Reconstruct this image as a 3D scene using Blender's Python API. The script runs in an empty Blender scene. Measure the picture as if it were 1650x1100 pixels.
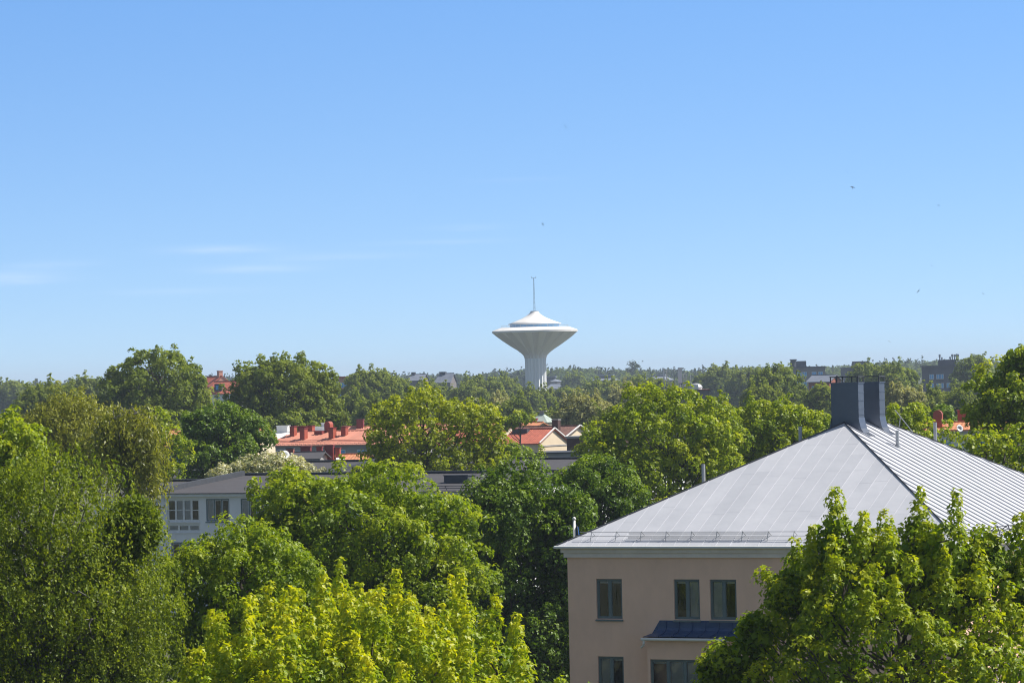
import bpy, math, random
import numpy as np
from mathutils import Matrix, Vector
R = math.radians
scene = bpy.context.scene
col = scene.collection

# ------------------------------------------------------------------ camera
CAM_Z, FPX, HORIZON, ROLL = 15.4, 6450.0, 612.0, R(1.3)
PITCH = math.atan((HORIZON - 550) / FPX)
cr_, sr_ = math.cos(ROLL), math.sin(ROLL)
R0, U0, F0 = Vector((1, 0, 0)), Vector((0, -math.sin(PITCH), math.cos(PITCH))), Vector((0, math.cos(PITCH), math.sin(PITCH)))
cam = bpy.data.objects.new('camera', bpy.data.cameras.new('camera'))
col.objects.link(cam)
X_, Y_ = R0 * cr_ - U0 * sr_, R0 * sr_ + U0 * cr_
cam.matrix_world = Matrix(((X_.x, Y_.x, -F0.x, 0), (X_.y, Y_.y, -F0.y, 0), (X_.z, Y_.z, -F0.z, CAM_Z), (0, 0, 0, 1)))
cam.data.sensor_width = 36
cam.data.lens = 36 * FPX / 1650
cam.data.clip_start, cam.data.clip_end = 1, 30000
scene.camera = cam
scene.render.resolution_x, scene.render.resolution_y = 1024, 682

# ------------------------------------------------------------------ light
SUN_EL, SUN_AZ = R(50), R(82)           # azimuth from +Y towards +X
w = bpy.data.worlds.new('World'); scene.world = w; w.use_nodes = True
nt = w.node_tree; N = nt.nodes; L = nt.links
bg = N['Background']; bg.inputs['Strength'].default_value = 0.11
sky = N.new('ShaderNodeTexSky'); sky.sky_type = 'NISHITA'; sky.sun_disc = False
sky.sun_elevation, sky.sun_rotation = SUN_EL, SUN_AZ
sky.air_density, sky.dust_density, sky.ozone_density = 1.0, 0.3, 2.5
tc = N.new('ShaderNodeTexCoord')
sep = N.new('ShaderNodeSeparateXYZ'); L.new(tc.outputs['Generated'], sep.inputs[0])
def M(op, a, b=None, c=None):
    n = N.new('ShaderNodeMath'); n.operation = op
    for i, v in enumerate((a, b, c)):
        if v is None: continue
        if isinstance(v, (int, float)): n.inputs[i].default_value = v
        else: L.new(v, n.inputs[i])
    return n.outputs[0]
SKY_K, SKY_O = 2.6, 0.10
zz = M('MULTIPLY_ADD', sep.outputs[2], SKY_K, SKY_O)
cmb = N.new('ShaderNodeCombineXYZ')
L.new(sep.outputs[0], cmb.inputs[0]); L.new(sep.outputs[1], cmb.inputs[1]); L.new(zz, cmb.inputs[2])
nrm = N.new('ShaderNodeVectorMath'); nrm.operation = 'NORMALIZE'; L.new(cmb.outputs[0], nrm.inputs[0])
L.new(nrm.outputs[0], sky.inputs[0])
# clear saturated blue low down, paler and dimmer towards the zenith
grad = N.new('ShaderNodeValToRGB'); ge = grad.color_ramp.elements
ge[0].position, ge[0].color = .0, (.99, 1.04, 1.06, 1)
ge[1].position, ge[1].color = .45, (1.35, 1.02, .74, 1)
gk = ge.new(.10); gk.color = (.80, 1.08, 1.29, 1)
gk = ge.new(.20); gk.color = (.98, 1.04, 1.02, 1)
L.new(sep.outputs[2], grad.inputs[0])
hs = N.new('ShaderNodeMix'); hs.data_type = 'RGBA'; hs.blend_type = 'MULTIPLY'; hs.inputs['Factor'].default_value = 1
L.new(sky.outputs[0], hs.inputs[6]); L.new(grad.outputs[0], hs.inputs[7])
# thin cirrus streaks low in the sky: soft ellipses in azimuth / elevation, torn by noise
az = M('DIVIDE', sep.outputs[0], M('MAXIMUM', sep.outputs[1], 0.05))
el = M('DIVIDE', sep.outputs[2], M('MAXIMUM', sep.outputs[1], 0.05))
cv = N.new('ShaderNodeCombineXYZ'); L.new(M('MULTIPLY', az, 30), cv.inputs[0]); L.new(M('MULTIPLY', el, 420), cv.inputs[1])
nz = N.new('ShaderNodeTexNoise'); nz.inputs['Scale'].default_value = 1.0; nz.inputs['Detail'].default_value = 5; nz.inputs['Roughness'].default_value = 0.6
L.new(cv.outputs[0], nz.inputs['Vector'])
nv = M('SUBTRACT', nz.outputs[0], 0.5)
tot = None
for ca, ce, wa, we, st in ((-.0730, .0342, .0135, .0010, .30), (-.0645, .0292, .0125, .0010, .26), (-.125, .0284, .012, .0014, .34),
                           (-.017, .0347, .016, .0007, .16), (-.083, .0240, .016, .0008, .14), (-.010, .0385, .010, .0006, .10),
                           (-.045, .0318, .020, .0012, .12), (-.115, .0315, .012, .001, .12), (.003, .050, .010, .0006, .06)):
    da = M('DIVIDE', M('SUBTRACT', az, ca), wa)
    de = M('DIVIDE', M('ADD', M('SUBTRACT', el, ce), M('MULTIPLY', nv, .0022)), we)
    g = M('EXPONENT', M('MULTIPLY', M('ADD', M('POWER', M('ABSOLUTE', da), 2.0), M('POWER', M('ABSOLUTE', de), 2.0)), -1.0))
    g = M('MULTIPLY', g, M('MULTIPLY_ADD', nv, 1.6 * st, st * .5))
    tot = g if tot is None else M('ADD', tot, g)
tot = M('MAXIMUM', tot, 0.0)
mixc = N.new('ShaderNodeMix'); mixc.data_type = 'RGBA'
L.new(tot, mixc.inputs['Factor']); L.new(hs.outputs[2], mixc.inputs[6])
mixc.inputs[7].default_value = (7.2, 7.4, 8.2, 1)
L.new(mixc.outputs[2], bg.inputs['Color'])

sun = bpy.data.objects.new('sun', bpy.data.lights.new('sun', 'SUN')); col.objects.link(sun)
sun.data.energy = 4.9; sun.data.angle = R(0.53); sun.data.color = (1.0, 0.955, 0.88)
sd = Vector((math.sin(SUN_AZ) * math.cos(SUN_EL), math.cos(SUN_AZ) * math.cos(SUN_EL), math.sin(SUN_EL)))
sun.rotation_euler = sd.to_track_quat('Z', 'Y').to_euler()
sun.location = sd * 200
scene.view_settings.view_transform = 'Standard'; scene.view_settings.look = 'None'
scene.view_settings.exposure, scene.view_settings.gamma = 0.57, 1
cy = scene.cycles
cy.max_bounces, cy.diffuse_bounces, cy.glossy_bounces, cy.transmission_bounces, cy.transparent_max_bounces, cy.volume_bounces = 7, 3, 2, 4, 6, 0
cy.filter_width = 1.1
cy.use_denoising = True; cy.use_adaptive_sampling = False
cy.denoiser = 'OPENIMAGEDENOISE'; cy.denoising_input_passes = 'RGB_ALBEDO_NORMAL'; cy.denoising_prefilter = 'ACCURATE'
cy.caustics_reflective = cy.caustics_refractive = False

# ------------------------------------------------------------------ helpers
def ground_z(y):
    t = min(max((y - 700) / 2300, 0), 1)
    return 9.0 * t * t * (3 - 2 * t)
def P(px, py, D):
    """point at forward distance D metres that the photograph's pixel (px, py) looks at"""
    v = X_ * ((px - 825) / FPX) - Y_ * ((py - 550) / FPX) + F0
    v = v * (D / v.y)
    return Vector((v.x, v.y, v.z + CAM_Z))
def link(o, parent=None):
    col.objects.link(o)
    if parent: o.parent = parent
    return o
def tag(o, label=None, cat=None, group=None, kind=None):
    if label: o['label'] = label
    if cat: o['category'] = cat
    if group: o['group'] = group
    if kind: o['kind'] = kind
    return o
def empty(name, loc, rz=0, **k):
    o = bpy.data.objects.new(name, None); link(o); o.location = loc; o.rotation_euler = (0, 0, rz)
    o.empty_display_size = 0.2
    return tag(o, **k)
class MB:
    def __init__(s): s.v, s.f = [], []
    def add(s, vs, fs):
        b = len(s.v); s.v += [tuple(p) for p in vs]; s.f += [tuple(b + i for i in f) for f in fs]; return s
    def box(s, x0, x1, y0, y1, z0, z1):
        return s.add([(x, y, z) for z in (z0, z1) for y in (y0, y1) for x in (x0, x1)],
                     [(0, 2, 3, 1), (4, 5, 7, 6), (0, 1, 5, 4), (2, 6, 7, 3), (0, 4, 6, 2), (1, 3, 7, 5)])
    def poly(s, *pts): return s.add(pts, [tuple(range(len(pts)))])
    def bar(s, p, q, wd, h, up=(0, 0, 1)):
        p, q = Vector(p), Vector(q); d = (q - p).normalized(); n = Vector(up)
        n = (n - d * n.dot(d)).normalized(); b = d.cross(n)
        a = [p + b * sx * wd / 2 + n * sz for sz in (0, h) for sx in (-1, 1)]
        c = [v + (q - p) for v in a]
        return s.add(a + c, [(0, 1, 3, 2), (4, 6, 7, 5), (0, 4, 5, 1), (2, 3, 7, 6), (0, 2, 6, 4), (1, 5, 7, 3)])
    def tube(s, pts, rad, n=8, cap=True):
        pts = [Vector(p) for p in pts]
        if not hasattr(rad, '__len__'): rad = [rad] * len(pts)
        vs = []
        for i, p in enumerate(pts):
            d = (pts[min(i + 1, len(pts) - 1)] - pts[max(i - 1, 0)]).normalized()
            a = Vector((1, 0, 0)) if abs(d.x) < .8 else Vector((0, 1, 0))
            a = (a - d * a.dot(d)).normalized(); b = d.cross(a)
            vs += [p + (a * math.cos(2 * math.pi * k / n) + b * math.sin(2 * math.pi * k / n)) * rad[i] for k in range(n)]
        fs = [(i * n + k, i * n + (k + 1) % n, (i + 1) * n + (k + 1) % n, (i + 1) * n + k) for i in range(len(pts) - 1) for k in range(n)]
        if cap: fs += [tuple(range(n))[::-1], tuple((len(pts) - 1) * n + k for k in range(n))]
        return s.add(vs, fs)
    def lathe(s, prof, n=48, flute=0.0, nf=18):
        vs = []
        for r, z, fl in [(p + (0,))[:3] for p in prof]:
            for k in range(n):
                a = 2 * math.pi * k / n
                t = (a * nf / (2 * math.pi)) % 1
                rr = r * (1 + fl * abs(2 * t - 1))
                vs.append((rr * math.cos(a), rr * math.sin(a), z))
        fs = [(i * n + k, i * n + (k + 1) % n, (i + 1) * n + (k + 1) % n, (i + 1) * n + k) for i in range(len(prof) - 1) for k in range(n)]
        return s.add(vs, fs)
    def build(s, name, m, parent=None, smooth=False, loc=None, label=None):
        me = bpy.data.meshes.new(name); me.from_pydata(s.v, [], s.f); me.materials.append(m)
        if smooth: me.polygons.foreach_set('use_smooth', [True] * len(me.polygons))
        o = bpy.data.objects.new(name, me); link(o, parent)
        if loc: o.location = loc
        if label: o['label'] = label
        return o

# ------------------------------------------------------------------ materials
def new_mat(name):
    m = bpy.data.materials.new(name); m.use_nodes = True
    return m, m.node_tree, m.node_tree.nodes, m.node_tree.links, m.node_tree.nodes['Principled BSDF']
def mat(name, c, rough=0.7, var=0.12, scale=1.5, metal=0.0, bump=0.0, bscale=20, spec=0.4, stretch=(1, 1, 1), dirt=None):
    m, t, n, l, b = new_mat(name)
    b.inputs['Roughness'].default_value = rough; b.inputs['Metallic'].default_value = metal
    b.inputs['Specular IOR Level'].default_value = spec
    co = n.new('ShaderNodeTexCoord'); mp = n.new('ShaderNodeMapping'); mp.inputs['Scale'].default_value = stretch
    l.new(co.outputs['Object'], mp.inputs[0])
    nz = n.new('ShaderNodeTexNoise'); nz.inputs['Scale'].default_value = scale; nz.inputs['Detail'].default_value = 6; nz.inputs['Roughness'].default_value = .65
    l.new(mp.outputs[0], nz.inputs['Vector'])
    rp = n.new('ShaderNodeValToRGB'); e = rp.color_ramp.elements
    e[0].position, e[1].position = .3, .7
    d = dirt or tuple(x * (1 - 2 * var) for x in c)
    e[0].color = (*d, 1); e[1].color = (*(min(1, x * (1 + var)) for x in c), 1)
    l.new(nz.outputs[0], rp.inputs[0]); l.new(rp.outputs[0], b.inputs['Base Color'])
    if bump:
        n2 = n.new('ShaderNodeTexNoise'); n2.inputs['Scale'].default_value = bscale; n2.inputs['Detail'].default_value = 4
        l.new(mp.outputs[0], n2.inputs['Vector'])
        bp = n.new('ShaderNodeBump'); bp.inputs['Strength'].default_value = bump; bp.inputs['Distance'].default_value = .02
        l.new(n2.outputs[0], bp.inputs['Height']); l.new(bp.outputs[0], b.inputs['Normal'])
    return m
def tile_mat(name, c, period=.3, along='X', c2=None):
    """clay tiles: rows and columns as a bump plus tile-to-tile colour"""
    m, t, n, l, b = new_mat(name)
    b.inputs['Roughness'].default_value = .75
    co = n.new('ShaderNodeTexCoord')
    br = n.new('ShaderNodeTexVoronoi'); br.inputs['Scale'].default_value = 1 / period; l.new(co.outputs['Object'], br.inputs['Vector'])
    rp = n.new('ShaderNodeValToRGB'); e = rp.color_ramp.elements
    c2 = c2 or tuple(x * .6 for x in c)
    e[0].color = (*c2, 1); e[1].color = (*c, 1)
    sp = n.new('ShaderNodeSeparateColor'); l.new(br.outputs['Color'], sp.inputs[0]); l.new(sp.outputs[0], rp.inputs[0])
    l.new(rp.outputs[0], b.inputs['Base Color'])
    wv = n.new('ShaderNodeTexWave'); wv.bands_direction = along; wv.inputs['Scale'].default_value = 1 / period / 3; wv.inputs['Distortion'].default_value = .3
    l.new(co.outputs['Object'], wv.inputs['Vector'])
    bp = n.new('ShaderNodeBump'); bp.inputs['Strength'].default_value = .5; bp.inputs['Distance'].default_value = .05
    l.new(wv.outputs[0], bp.inputs['Height']); l.new(bp.outputs[0], b.inputs['Normal'])
    return m
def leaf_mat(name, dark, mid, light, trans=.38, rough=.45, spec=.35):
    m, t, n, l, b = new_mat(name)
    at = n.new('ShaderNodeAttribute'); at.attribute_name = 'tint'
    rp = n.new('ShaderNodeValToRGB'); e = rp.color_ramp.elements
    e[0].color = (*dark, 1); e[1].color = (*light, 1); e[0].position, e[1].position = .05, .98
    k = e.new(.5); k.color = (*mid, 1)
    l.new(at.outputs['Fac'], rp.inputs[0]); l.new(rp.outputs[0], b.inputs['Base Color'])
    b.inputs['Roughness'].default_value = rough; b.inputs['Specular IOR Level'].default_value = spec
    tr = n.new('ShaderNodeBsdfTranslucent')
    mu = n.new('ShaderNodeMix'); mu.data_type = 'RGBA'; mu.blend_type = 'MULTIPLY'; mu.inputs['Factor'].default_value = 1
    l.new(rp.outputs[0], mu.inputs[6]); mu.inputs[7].default_value = (1.5, 1.45, .5, 1)
    l.new(mu.outputs[2], tr.inputs['Color'])
    mx = n.new('ShaderNodeMixShader'); mx.inputs[0].default_value = trans
    l.new(b.outputs[0], mx.inputs[1]); l.new(tr.outputs[0], mx.inputs[2])
    l.new(mx.outputs[0], n['Material Output'].inputs['Surface'])
    return m
def glass_mat(name, tint=.97):
    m, t, n, l, b = new_mat(name)
    n.remove(b)
    tr = n.new('ShaderNodeBsdfTransparent'); tr.inputs[0].default_value = (tint, tint, tint * 1.02, 1)
    gl = n.new('ShaderNodeBsdfGlossy'); gl.inputs['Roughness'].default_value = .02; gl.inputs[0].default_value = (.95, .97, 1, 1)
    fr = n.new('ShaderNodeFresnel'); fr.inputs[0].default_value = 2.0
    mx = n.new('ShaderNodeMixShader'); l.new(fr.outputs[0], mx.inputs[0]); l.new(tr.outputs[0], mx.inputs[1]); l.new(gl.outputs[0], mx.inputs[2])
    nz = n.new('ShaderNodeTexNoise'); nz.inputs['Scale'].default_value = 1.2
    bp = n.new('ShaderNodeBump'); bp.inputs['Strength'].default_value = .2; bp.inputs['Distance'].default_value = .02
    l.new(nz.outputs[0], bp.inputs['Height']); l.new(bp.outputs[0], gl.inputs['Normal'])
    l.new(mx.outputs[0], n['Material Output'].inputs['Surface'])
    return m
def metal_roof(name, c, var=.08):
    """painted sheet steel: faint sheet-to-sheet tone, stains running down"""
    return mat(name, c, rough=.5, var=var, scale=.7, spec=.5, bump=.05, bscale=2.0)
G = {}
G['render'] = mat('render_tan', (.86, .565, .415), .9, .05, .8, bump=.15, bscale=60, stretch=(1.2, 1.2, .6))
G['white'] = mat('white_paint', (.72, .71, .68), .6, .04, 2)
G['cornice'] = mat('cornice_paint', (.80, .71, .65), .7, .06, 1.5)
def sheet_mat():
    # painted sheet steel: every sheet a slightly different grey, dulled in cloudy patches
    m, t, n, l, b = new_mat('roof_sheet'); b.inputs['Roughness'].default_value = .5; b.inputs['Specular IOR Level'].default_value = .5
    co = n.new('ShaderNodeTexCoord')
    mp = n.new('ShaderNodeMapping'); mp.inputs['Location'].default_value = (-.3 / .56, -.34 / .54, 0); mp.inputs['Scale'].default_value = (1 / .56, 1 / .54, .45); l.new(co.outputs['Object'], mp.inputs[0])
    sn = n.new('ShaderNodeVectorMath'); sn.operation = 'FLOOR'; 
    sp = n.new('ShaderNodeSeparateXYZ'); l.new(mp.outputs[0], sp.inputs[0])
    ge = n.new('ShaderNodeNewGeometry'); nx = n.new('ShaderNodeSeparateXYZ')
    tr = n.new('ShaderNodeVectorTransform'); tr.vector_type = 'NORMAL'; tr.convert_from = 'WORLD'; tr.convert_to = 'OBJECT'; l.new(ge.outputs['True Normal'], tr.inputs[0]); l.new(tr.outputs[0], nx.inputs[0])
    ab = n.new('ShaderNodeMath'); ab.operation = 'ABSOLUTE'; l.new(nx.outputs[0], ab.inputs[0])
    gt = n.new('ShaderNodeMath'); gt.operation = 'GREATER_THAN'; gt.inputs[1].default_value = .2; l.new(ab.outputs[0], gt.inputs[0])
    mx = n.new('ShaderNodeMix'); l.new(gt.outputs[0], mx.inputs['Factor']); l.new(sp.outputs[0], mx.inputs[2]); l.new(sp.outputs[1], mx.inputs[3])
    cb = n.new('ShaderNodeCombineXYZ'); l.new(mx.outputs[0], cb.inputs[0])
    w1 = n.new('ShaderNodeTexWhiteNoise'); w1.noise_dimensions = '1D'
    fl = n.new('ShaderNodeMath'); fl.operation = 'FLOOR'; l.new(mx.outputs[0], fl.inputs[0]); l.new(fl.outputs[0], w1.inputs['W'])
    ad = n.new('ShaderNodeMath'); ad.operation = 'ADD'; l.new(sp.outputs[2], ad.inputs[0]); l.new(w1.outputs['Value'], ad.inputs[1])
    f2 = n.new('ShaderNodeMath'); f2.operation = 'FLOOR'; l.new(ad.outputs[0], f2.inputs[0])
    a2 = n.new('ShaderNodeMath'); a2.operation = 'MULTIPLY_ADD'; a2.inputs[1].default_value = 17.3; l.new(fl.outputs[0], a2.inputs[0]); l.new(f2.outputs[0], a2.inputs[2])
    w2 = n.new('ShaderNodeTexWhiteNoise'); w2.noise_dimensions = '1D'; l.new(a2.outputs[0], w2.inputs['W'])
    nz = n.new('ShaderNodeTexNoise'); nz.inputs['Scale'].default_value = .9; nz.inputs['Detail'].default_value = 7; nz.inputs['Roughness'].default_value = .7; l.new(co.outputs['Object'], nz.inputs['Vector'])
    s1 = n.new('ShaderNodeMath'); s1.operation = 'MULTIPLY_ADD'; s1.inputs[1].default_value = .35; l.new(w2.outputs['Value'], s1.inputs[0]); l.new(nz.outputs[0], s1.inputs[2])
    rp = n.new('ShaderNodeValToRGB'); e = rp.color_ramp.elements; e[0].position, e[1].position = .35, 1.0
    e[0].color = (.42, .43, .465, 1); e[1].color = (.525, .53, .565, 1); l.new(s1.outputs[0], rp.inputs[0]); l.new(rp.outputs[0], b.inputs['Base Color'])
    bp = n.new('ShaderNodeBump'); bp.inputs['Strength'].default_value = .25; bp.inputs['Distance'].default_value = .03
    n2 = n.new('ShaderNodeTexNoise'); n2.inputs['Scale'].default_value = 1.6; l.new(co.outputs['Object'], n2.inputs['Vector']); l.new(n2.outputs[0], bp.inputs['Height']); l.new(bp.outputs[0], b.inputs['Normal'])
    return m
G['roof'] = sheet_mat()
G['chimney'] = mat('chimney_sheet', (.135, .155, .195), .42, .06, 1.2, metal=.6, spec=.5)
G['frame'] = mat('window_paint', (.135, .175, .18), .5, .06, 3)
G['steel'] = mat('galvanised', (.38, .39, .40), .5, .1, 4, metal=.3)
G['dark'] = mat('dark_metal', (.06, .065, .075), .6, .1, 3)
G['blue'] = mat('blue_sheet', (.035, .075, .17), .45, .1, 2, spec=.5)
G['glass'] = glass_mat('glass')
G['room'] = mat('room_dark', (.035, .035, .035), .9, .3, 2)
G['blind_and_reflection'] = mat('blind_and_reflection', (.88, .90, .90), .8, .06, 3)
G['bark'] = mat('bark', (.10, .085, .065), .95, .25, 4, bump=.5, bscale=15)
G['birch'] = mat('birch_bark', (.22, .21, .185), .9, .15, 3, dirt=(.05, .045, .04), stretch=(1, 1, 4))
G['bitumen'] = mat('bitumen_felt', (.062, .059, .066), .9, .10, .8, stretch=(1, 4, 1))
G['whitewall'] = mat('pale_wall', (.80, .785, .78), .8, .04, .8)
G['redroof'] = mat('red_sheet', (.60, .265, .185), .55, .10, .5, stretch=(1, .4, 1))
G['orangeroof'] = tile_mat('orange_tile', (.60, .24, .11), .35)
G['redtile'] = tile_mat('red_tile', (.52, .14, .085), .3, c2=(.38, .10, .06))
G['browntile'] = tile_mat('brown_tile', (.22, .105, .08), .3)
G['brick'] = mat('red_brick', (.33, .115, .08), .9, .15, 6)
G['redpaint'] = mat('red_chimney_sheet', (.20, .030, .028), .5, .1, 1.5)
G['redorange'] = mat('orange_chimney_sheet', (.36, .085, .05), .5, .1, 1.5)
G['cream'] = mat('cream_render', (.68, .56, .40), .9, .04, .5)
G['grey'] = mat('grey_render', (.36, .345, .33), .9, .08, .5)
G['brownwall'] = mat('brown_wall', (.085, .045, .04), .85, .15, 2)
G['pink'] = mat('pink_render', (.62, .33, .25), .9, .06, .4)
G['slate'] = mat('slate_roof', (.20, .22, .27), .5, .1, .4)
G['darkwall'] = mat('dark_cladding', (.070, .076, .10), .8, .12, .3)
G['greywall'] = mat('grey_cladding', (.20, .18, .18), .85, .1, .3)
G['verdigris'] = mat('verdigris', (.34, .40, .36), .7, .15, 1)
G['tower'] = mat('tower_concrete', (.76, .76, .75), .75, .09, .35, stretch=(1, 1, .12))
G['towerroof'] = mat('tower_roof', (.82, .80, .77), .6, .03, .16, dirt=(.68, .63, .57))
def bowl_mat():  # light and shade of the flutes painted in as alternating stripes
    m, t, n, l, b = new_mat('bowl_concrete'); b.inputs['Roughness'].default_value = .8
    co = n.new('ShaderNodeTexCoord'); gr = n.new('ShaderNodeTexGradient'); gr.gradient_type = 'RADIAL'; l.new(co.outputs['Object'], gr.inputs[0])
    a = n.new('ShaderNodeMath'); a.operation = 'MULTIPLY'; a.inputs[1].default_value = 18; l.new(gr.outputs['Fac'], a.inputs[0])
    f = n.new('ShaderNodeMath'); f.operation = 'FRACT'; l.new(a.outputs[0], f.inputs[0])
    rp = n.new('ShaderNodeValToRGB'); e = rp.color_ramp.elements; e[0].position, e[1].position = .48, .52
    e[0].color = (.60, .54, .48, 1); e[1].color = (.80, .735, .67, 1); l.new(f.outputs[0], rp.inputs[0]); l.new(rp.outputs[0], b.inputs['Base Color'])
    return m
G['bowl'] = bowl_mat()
G['band'] = mat('window_band', (.10, .36, .68), .3, .1, .3, spec=.5)  # glass with the blue of the reflected sky painted into its colour
G['bird'] = mat('dark_feather', (.02, .02, .022), .8, .1, 20)
G['yellow'] = mat('yellow_cloth', (.75, .50, .03), .8, .05, 4)
G['flagblue'] = mat('blue_cloth', (.02, .10, .30), .8, .05, 4)
G['maple'] = leaf_mat('leaf_maple', (.080, .140, .004), (.20, .285, .006), (.35, .40, .010), .45)
G['maple_fresh'] = leaf_mat('leaf_maple_fresh', (.085, .155, .004), (.23, .315, .006), (.42, .45, .010), .46)
G['maple_dark'] = leaf_mat('leaf_maple_dark', (.040, .088, .005), (.105, .185, .007), (.21, .295, .012), .38)
G['maple_yellow'] = leaf_mat('leaf_maple_yellow', (.105, .190, .004), (.25, .34, .006), (.54, .535, .012), .46)
G['lime'] = leaf_mat('leaf_lime', (.095, .165, .003), (.24, .315, .004), (.38, .42, .006), .45)
G['birchleaf'] = leaf_mat('leaf_birch', (.082, .128, .008), (.18, .240, .012), (.31, .36, .026), .42, .5, .3)
G['weep'] = leaf_mat('leaf_weeping', (.090, .108, .010), (.245, .262, .024), (.40, .40, .06), .42)
G['poplar'] = leaf_mat('leaf_poplar', (.070, .115, .012), (.170, .225, .022), (.27, .32, .040), .42, .55, .25)
G['ash'] = leaf_mat('leaf_ash', (.12, .165, .005), (.27, .325, .008), (.40, .42, .014), .46)
G['blossom'] = leaf_mat('leaf_blossom', (.12, .17, .03), (.40, .40, .22), (.66, .63, .46), .25)
G['greygreen'] = leaf_mat('leaf_far', (.085, .125, .020), (.185, .235, .036), (.28, .32, .06), .42, .7, .1)
G['willow'] = leaf_mat('leaf_willow', (.16, .18, .07), (.31, .31, .13), (.42, .41, .20), .36, .7, .1)
G['forest'] = leaf_mat('leaf_forest', (.024, .040, .018), (.078, .115, .028), (.16, .21, .042), .33, .8, .05)

# ------------------------------------------------------------------ foliage
TM = {
 'maple': (np.array([[0, 0, 0], [.48, .35, .10], [.22, .52, .02], [0, 1, -.14], [-.22, .52, .02], [-.48, .35, .10]]), [(0, 1, 2), (0, 2, 3), (0, 3, 4), (0, 4, 5)]),
 'oval': (np.array([[0, 0, 0], [.33, .5, .10], [0, 1, -.05], [-.33, .5, .10]]), [(0, 1, 2), (0, 2, 3)]),
 'clump': (np.array([[-.1, -.4, 0], [.45, -.1, .18], [.15, .5, -.05], [-.45, .15, .15]]), [(0, 1, 2), (0, 2, 3)]),
 'needle': (np.array([[0, 0, 0], [.17, .45, .02], [0, 1, -.03], [-.17, .45, .02]]), [(0, 1, 2, 3)]),
}
def unit(a): return a / np.maximum(np.linalg.norm(a, axis=-1, keepdims=True), 1e-9)
def leaf_mesh(name, pos, nrm, tan, size, tint, tmpl, m):
    tv, tf = TM[tmpl]; n, k = len(pos), len(tv)
    nrm = unit(nrm); b = unit(np.cross(nrm, tan)); t = np.cross(b, nrm)
    v = pos[:, None] + size[:, None, None] * (tv[None, :, 0:1] * b[:, None] + tv[None, :, 1:2] * t[:, None] + tv[None, :, 2:3] * nrm[:, None])
    lt = np.array([len(f) for f in tf]); fl = np.concatenate([np.array(f) for f in tf])
    me = bpy.data.meshes.new(name)
    me.vertices.add(n * k); me.vertices.foreach_set('co', v.astype(np.float32).ravel())
    loops = (np.arange(n)[:, None] * k + fl[None]).ravel().astype(np.int32)
    me.loops.add(len(loops)); me.loops.foreach_set('vertex_index', loops)
    tots = np.tile(lt, n).astype(np.int32); starts = (np.cumsum(tots) - tots).astype(np.int32)
    me.polygons.add(len(tots)); me.polygons.foreach_set('loop_start', starts); me.polygons.foreach_set('loop_total', tots)
    a = me.attributes.new('tint', 'FLOAT', 'POINT'); a.data.foreach_set('value', np.repeat(np.clip(tint, 0, 1), k).astype(np.float32))
    me.materials.append(m); me.update(calc_edges=True)
    return me
def sphere_dirs(rng, n):
    i = np.arange(n) + .5
    ph = np.arccos(1 - 2 * i / n); th = math.pi * (1 + 5 ** .5) * i + rng.uniform(0, 6.28)
    d = np.stack([np.cos(th) * np.sin(ph), np.sin(th) * np.sin(ph), np.cos(ph)], 1)
    return unit(d + rng.normal(0, .35 / max(n, 1) ** .5 * 2, d.shape))
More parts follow.
